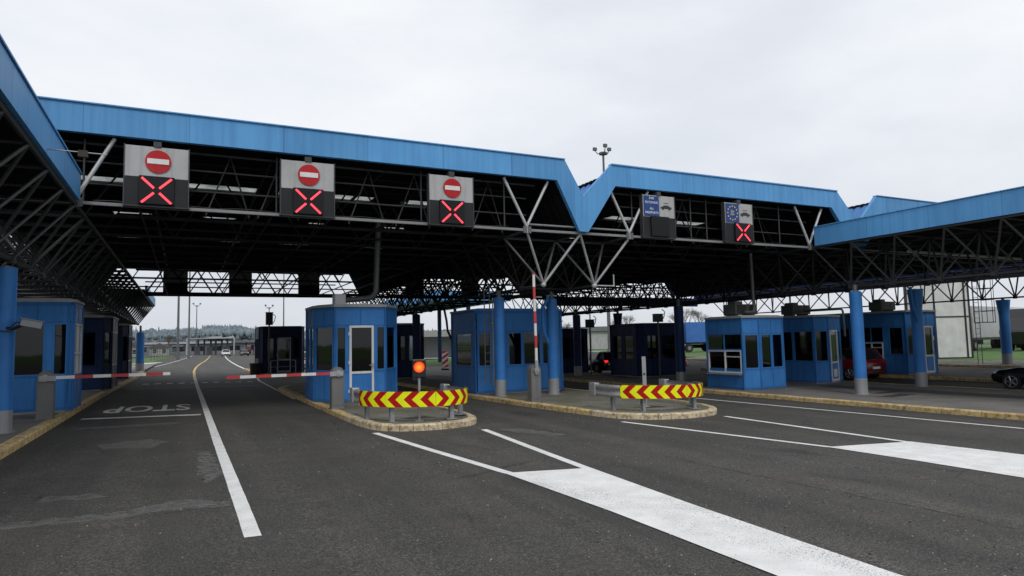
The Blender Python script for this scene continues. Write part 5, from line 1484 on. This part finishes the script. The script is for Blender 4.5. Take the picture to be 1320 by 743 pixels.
# hills and woods
mb = MB(); nx = 160; import math as _m
def ridge(x, s=0):
    return 17+5*math.sin(x*.004+1+s)+3.5*math.sin(x*.011+2+s)+1.6*math.sin(x*.031+s)
for (yy, mi, hs, s_) in ((1000, 0, 1.15, 0), ):
    vs = []
    for i in range(nx+1):
        x = -900+i*(3400/nx); vs += [(x, yy-140, -1), (x, yy-60, ridge(x, s_)*.6), (x, yy+40, ridge(x, s_)*hs), (x, yy+400, -1)]
    mb.add(vs, [(i*4+j, i*4+4+j, i*4+5+j, i*4+1+j) for i in range(nx) for j in range(3)], mi, True)
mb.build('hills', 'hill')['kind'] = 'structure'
mb = MB()
for i in range(5200):
    x = rnd.uniform(-120, 420); y = rnd.uniform(880, 1000)
    base = ridge(x)*(.55+.55*(y-880)/140) if y > 900 else 2
    hh = rnd.uniform(2.5, 6.0)*(1.6 if 20 < x < 75 or rnd.random() < .04 else 1)
    if rnd.random() < .5: mb.tube((x, y, base-3), (x, y, base+hh), hh*rnd.uniform(.2, .35), 5, 0, .15)
    else: mb.ball((x, y, base+hh*.3), hh*.5, 0, 6, 4, (rnd.uniform(.6, 1.1), 1, rnd.uniform(.8, 1.3)))
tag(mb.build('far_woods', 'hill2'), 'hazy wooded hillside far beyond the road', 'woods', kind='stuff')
mb = MB()
for i in range(500):
    x = rnd.uniform(40, 420); y = rnd.uniform(230, 300)+.2*x
    hh = rnd.uniform(3, 7); mb.ball((x, y, hh*.4), hh*.6, 0, 7, 5, (1.2, 1, 1))
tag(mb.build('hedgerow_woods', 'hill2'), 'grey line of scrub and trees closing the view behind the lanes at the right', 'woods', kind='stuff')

# low weeds by the kerbs
mb = MB()
for cx_, cy_, n, sp in ((-2.5, 17.6, 60, .10), (10.9, 14.2, 160, .55), (11.2, 16.5, 260, .8), (5.0, 16.2, 120, .5), (-2.5, 12.5, 40, .3)):
    for k in range(n):
        x = cx_+rnd.gauss(0, sp); y = cy_+rnd.gauss(0, sp*1.4); z = (gzk(x)-.012) if cx_ > 0 else gz(x)
        if cx_ > 8 and not (9.9 < x < 13): continue
        a = rnd.uniform(0, 6.28); h = rnd.uniform(.015, .05); w = .004
        mb.add([(x-w*math.cos(a), y-w*math.sin(a), z), (x+w*math.cos(a), y+w*math.sin(a), z), (x+rnd.uniform(-.03, .03), y+rnd.uniform(-.03, .03), z+h)], [(0, 1, 2)])
tag(mb.build('weeds', 'grass'), 'sparse weeds and moss on the islands and along the kerb', 'weeds', kind='stuff')

# ---------------------------------------------------------------- light, sky, camera
w = bpy.data.worlds.new('World'); scene.world = w; w.use_nodes = True
nt = w.node_tree; bg = nt.nodes['Background']
sky = N(nt, 'ShaderNodeTexSky', sky_type='NISHITA'); sky.sun_disc = False
EL, AZS = R(48), R(196)
sky.sun_elevation = EL; sky.sun_rotation = AZS; sky.air_density = 1; sky.dust_density = 3
tc = N(nt, 'ShaderNodeTexCoord')
n1 = noise(nt, 2.2, 6, tc.outputs['Generated'], (1, 1, 2.6), .55)
cl = ramp(nt, n1, [(.30, (6.6, 6.9, 7.45)), (.5, (7.55, 7.8, 8.2)), (.70, (8.4, 8.5, 8.6))])
sp = N(nt, 'ShaderNodeSeparateXYZ'); nt.links.new(tc.outputs['Generated'], sp.inputs[0])
hz = ramp(nt, sp.outputs[2], [(.0, (.80, .81, .83)), (.30, (1, 1, 1))])
cl = mixc(nt, 1.0, cl, hz, 'MULTIPLY')
mx = mixc(nt, .94, sky.outputs[0], cl)
nt.links.new(mx, bg.inputs[0]); bg.inputs[1].default_value = .12
sl = bpy.data.lights.new('sun', 'SUN'); sl.energy = 1.15; sl.angle = R(14); sl.color = (1, .97, .93)
so = bpy.data.objects.new('sun', sl); col.objects.link(so)
d = Vector((math.sin(AZS)*math.cos(EL), math.cos(AZS)*math.cos(EL), math.sin(EL)))
so.rotation_euler = d.to_track_quat('Z', 'Y').to_euler()

pitch, roll, az = R(4.59), R(1.247), R(26.3)
f = Vector((0, math.cos(pitch), math.sin(pitch))); r = Vector((1, 0, 0)); u = r.cross(f)
r2 = r*math.cos(roll)-u*math.sin(roll); u2 = r*math.sin(roll)+u*math.cos(roll)
rotz = Matrix.Rotation(-az, 3, 'Z')
r2, u2, f = rotz @ r2, rotz @ u2, rotz @ f
cam = bpy.data.cameras.new('camera'); co = bpy.data.objects.new('camera', cam); col.objects.link(co)
m = Matrix((r2, u2, -f)).transposed().to_4x4(); m.translation = Vector((0, 0, 1.75)); co.matrix_world = m
cam.sensor_width = 36; cam.lens = 36*853/1320; cam.clip_end = 6000; cam.clip_start = .1
scene.camera = co
scene.view_settings.view_transform = 'Standard'; scene.view_settings.look = 'None'; scene.view_settings.exposure = 0
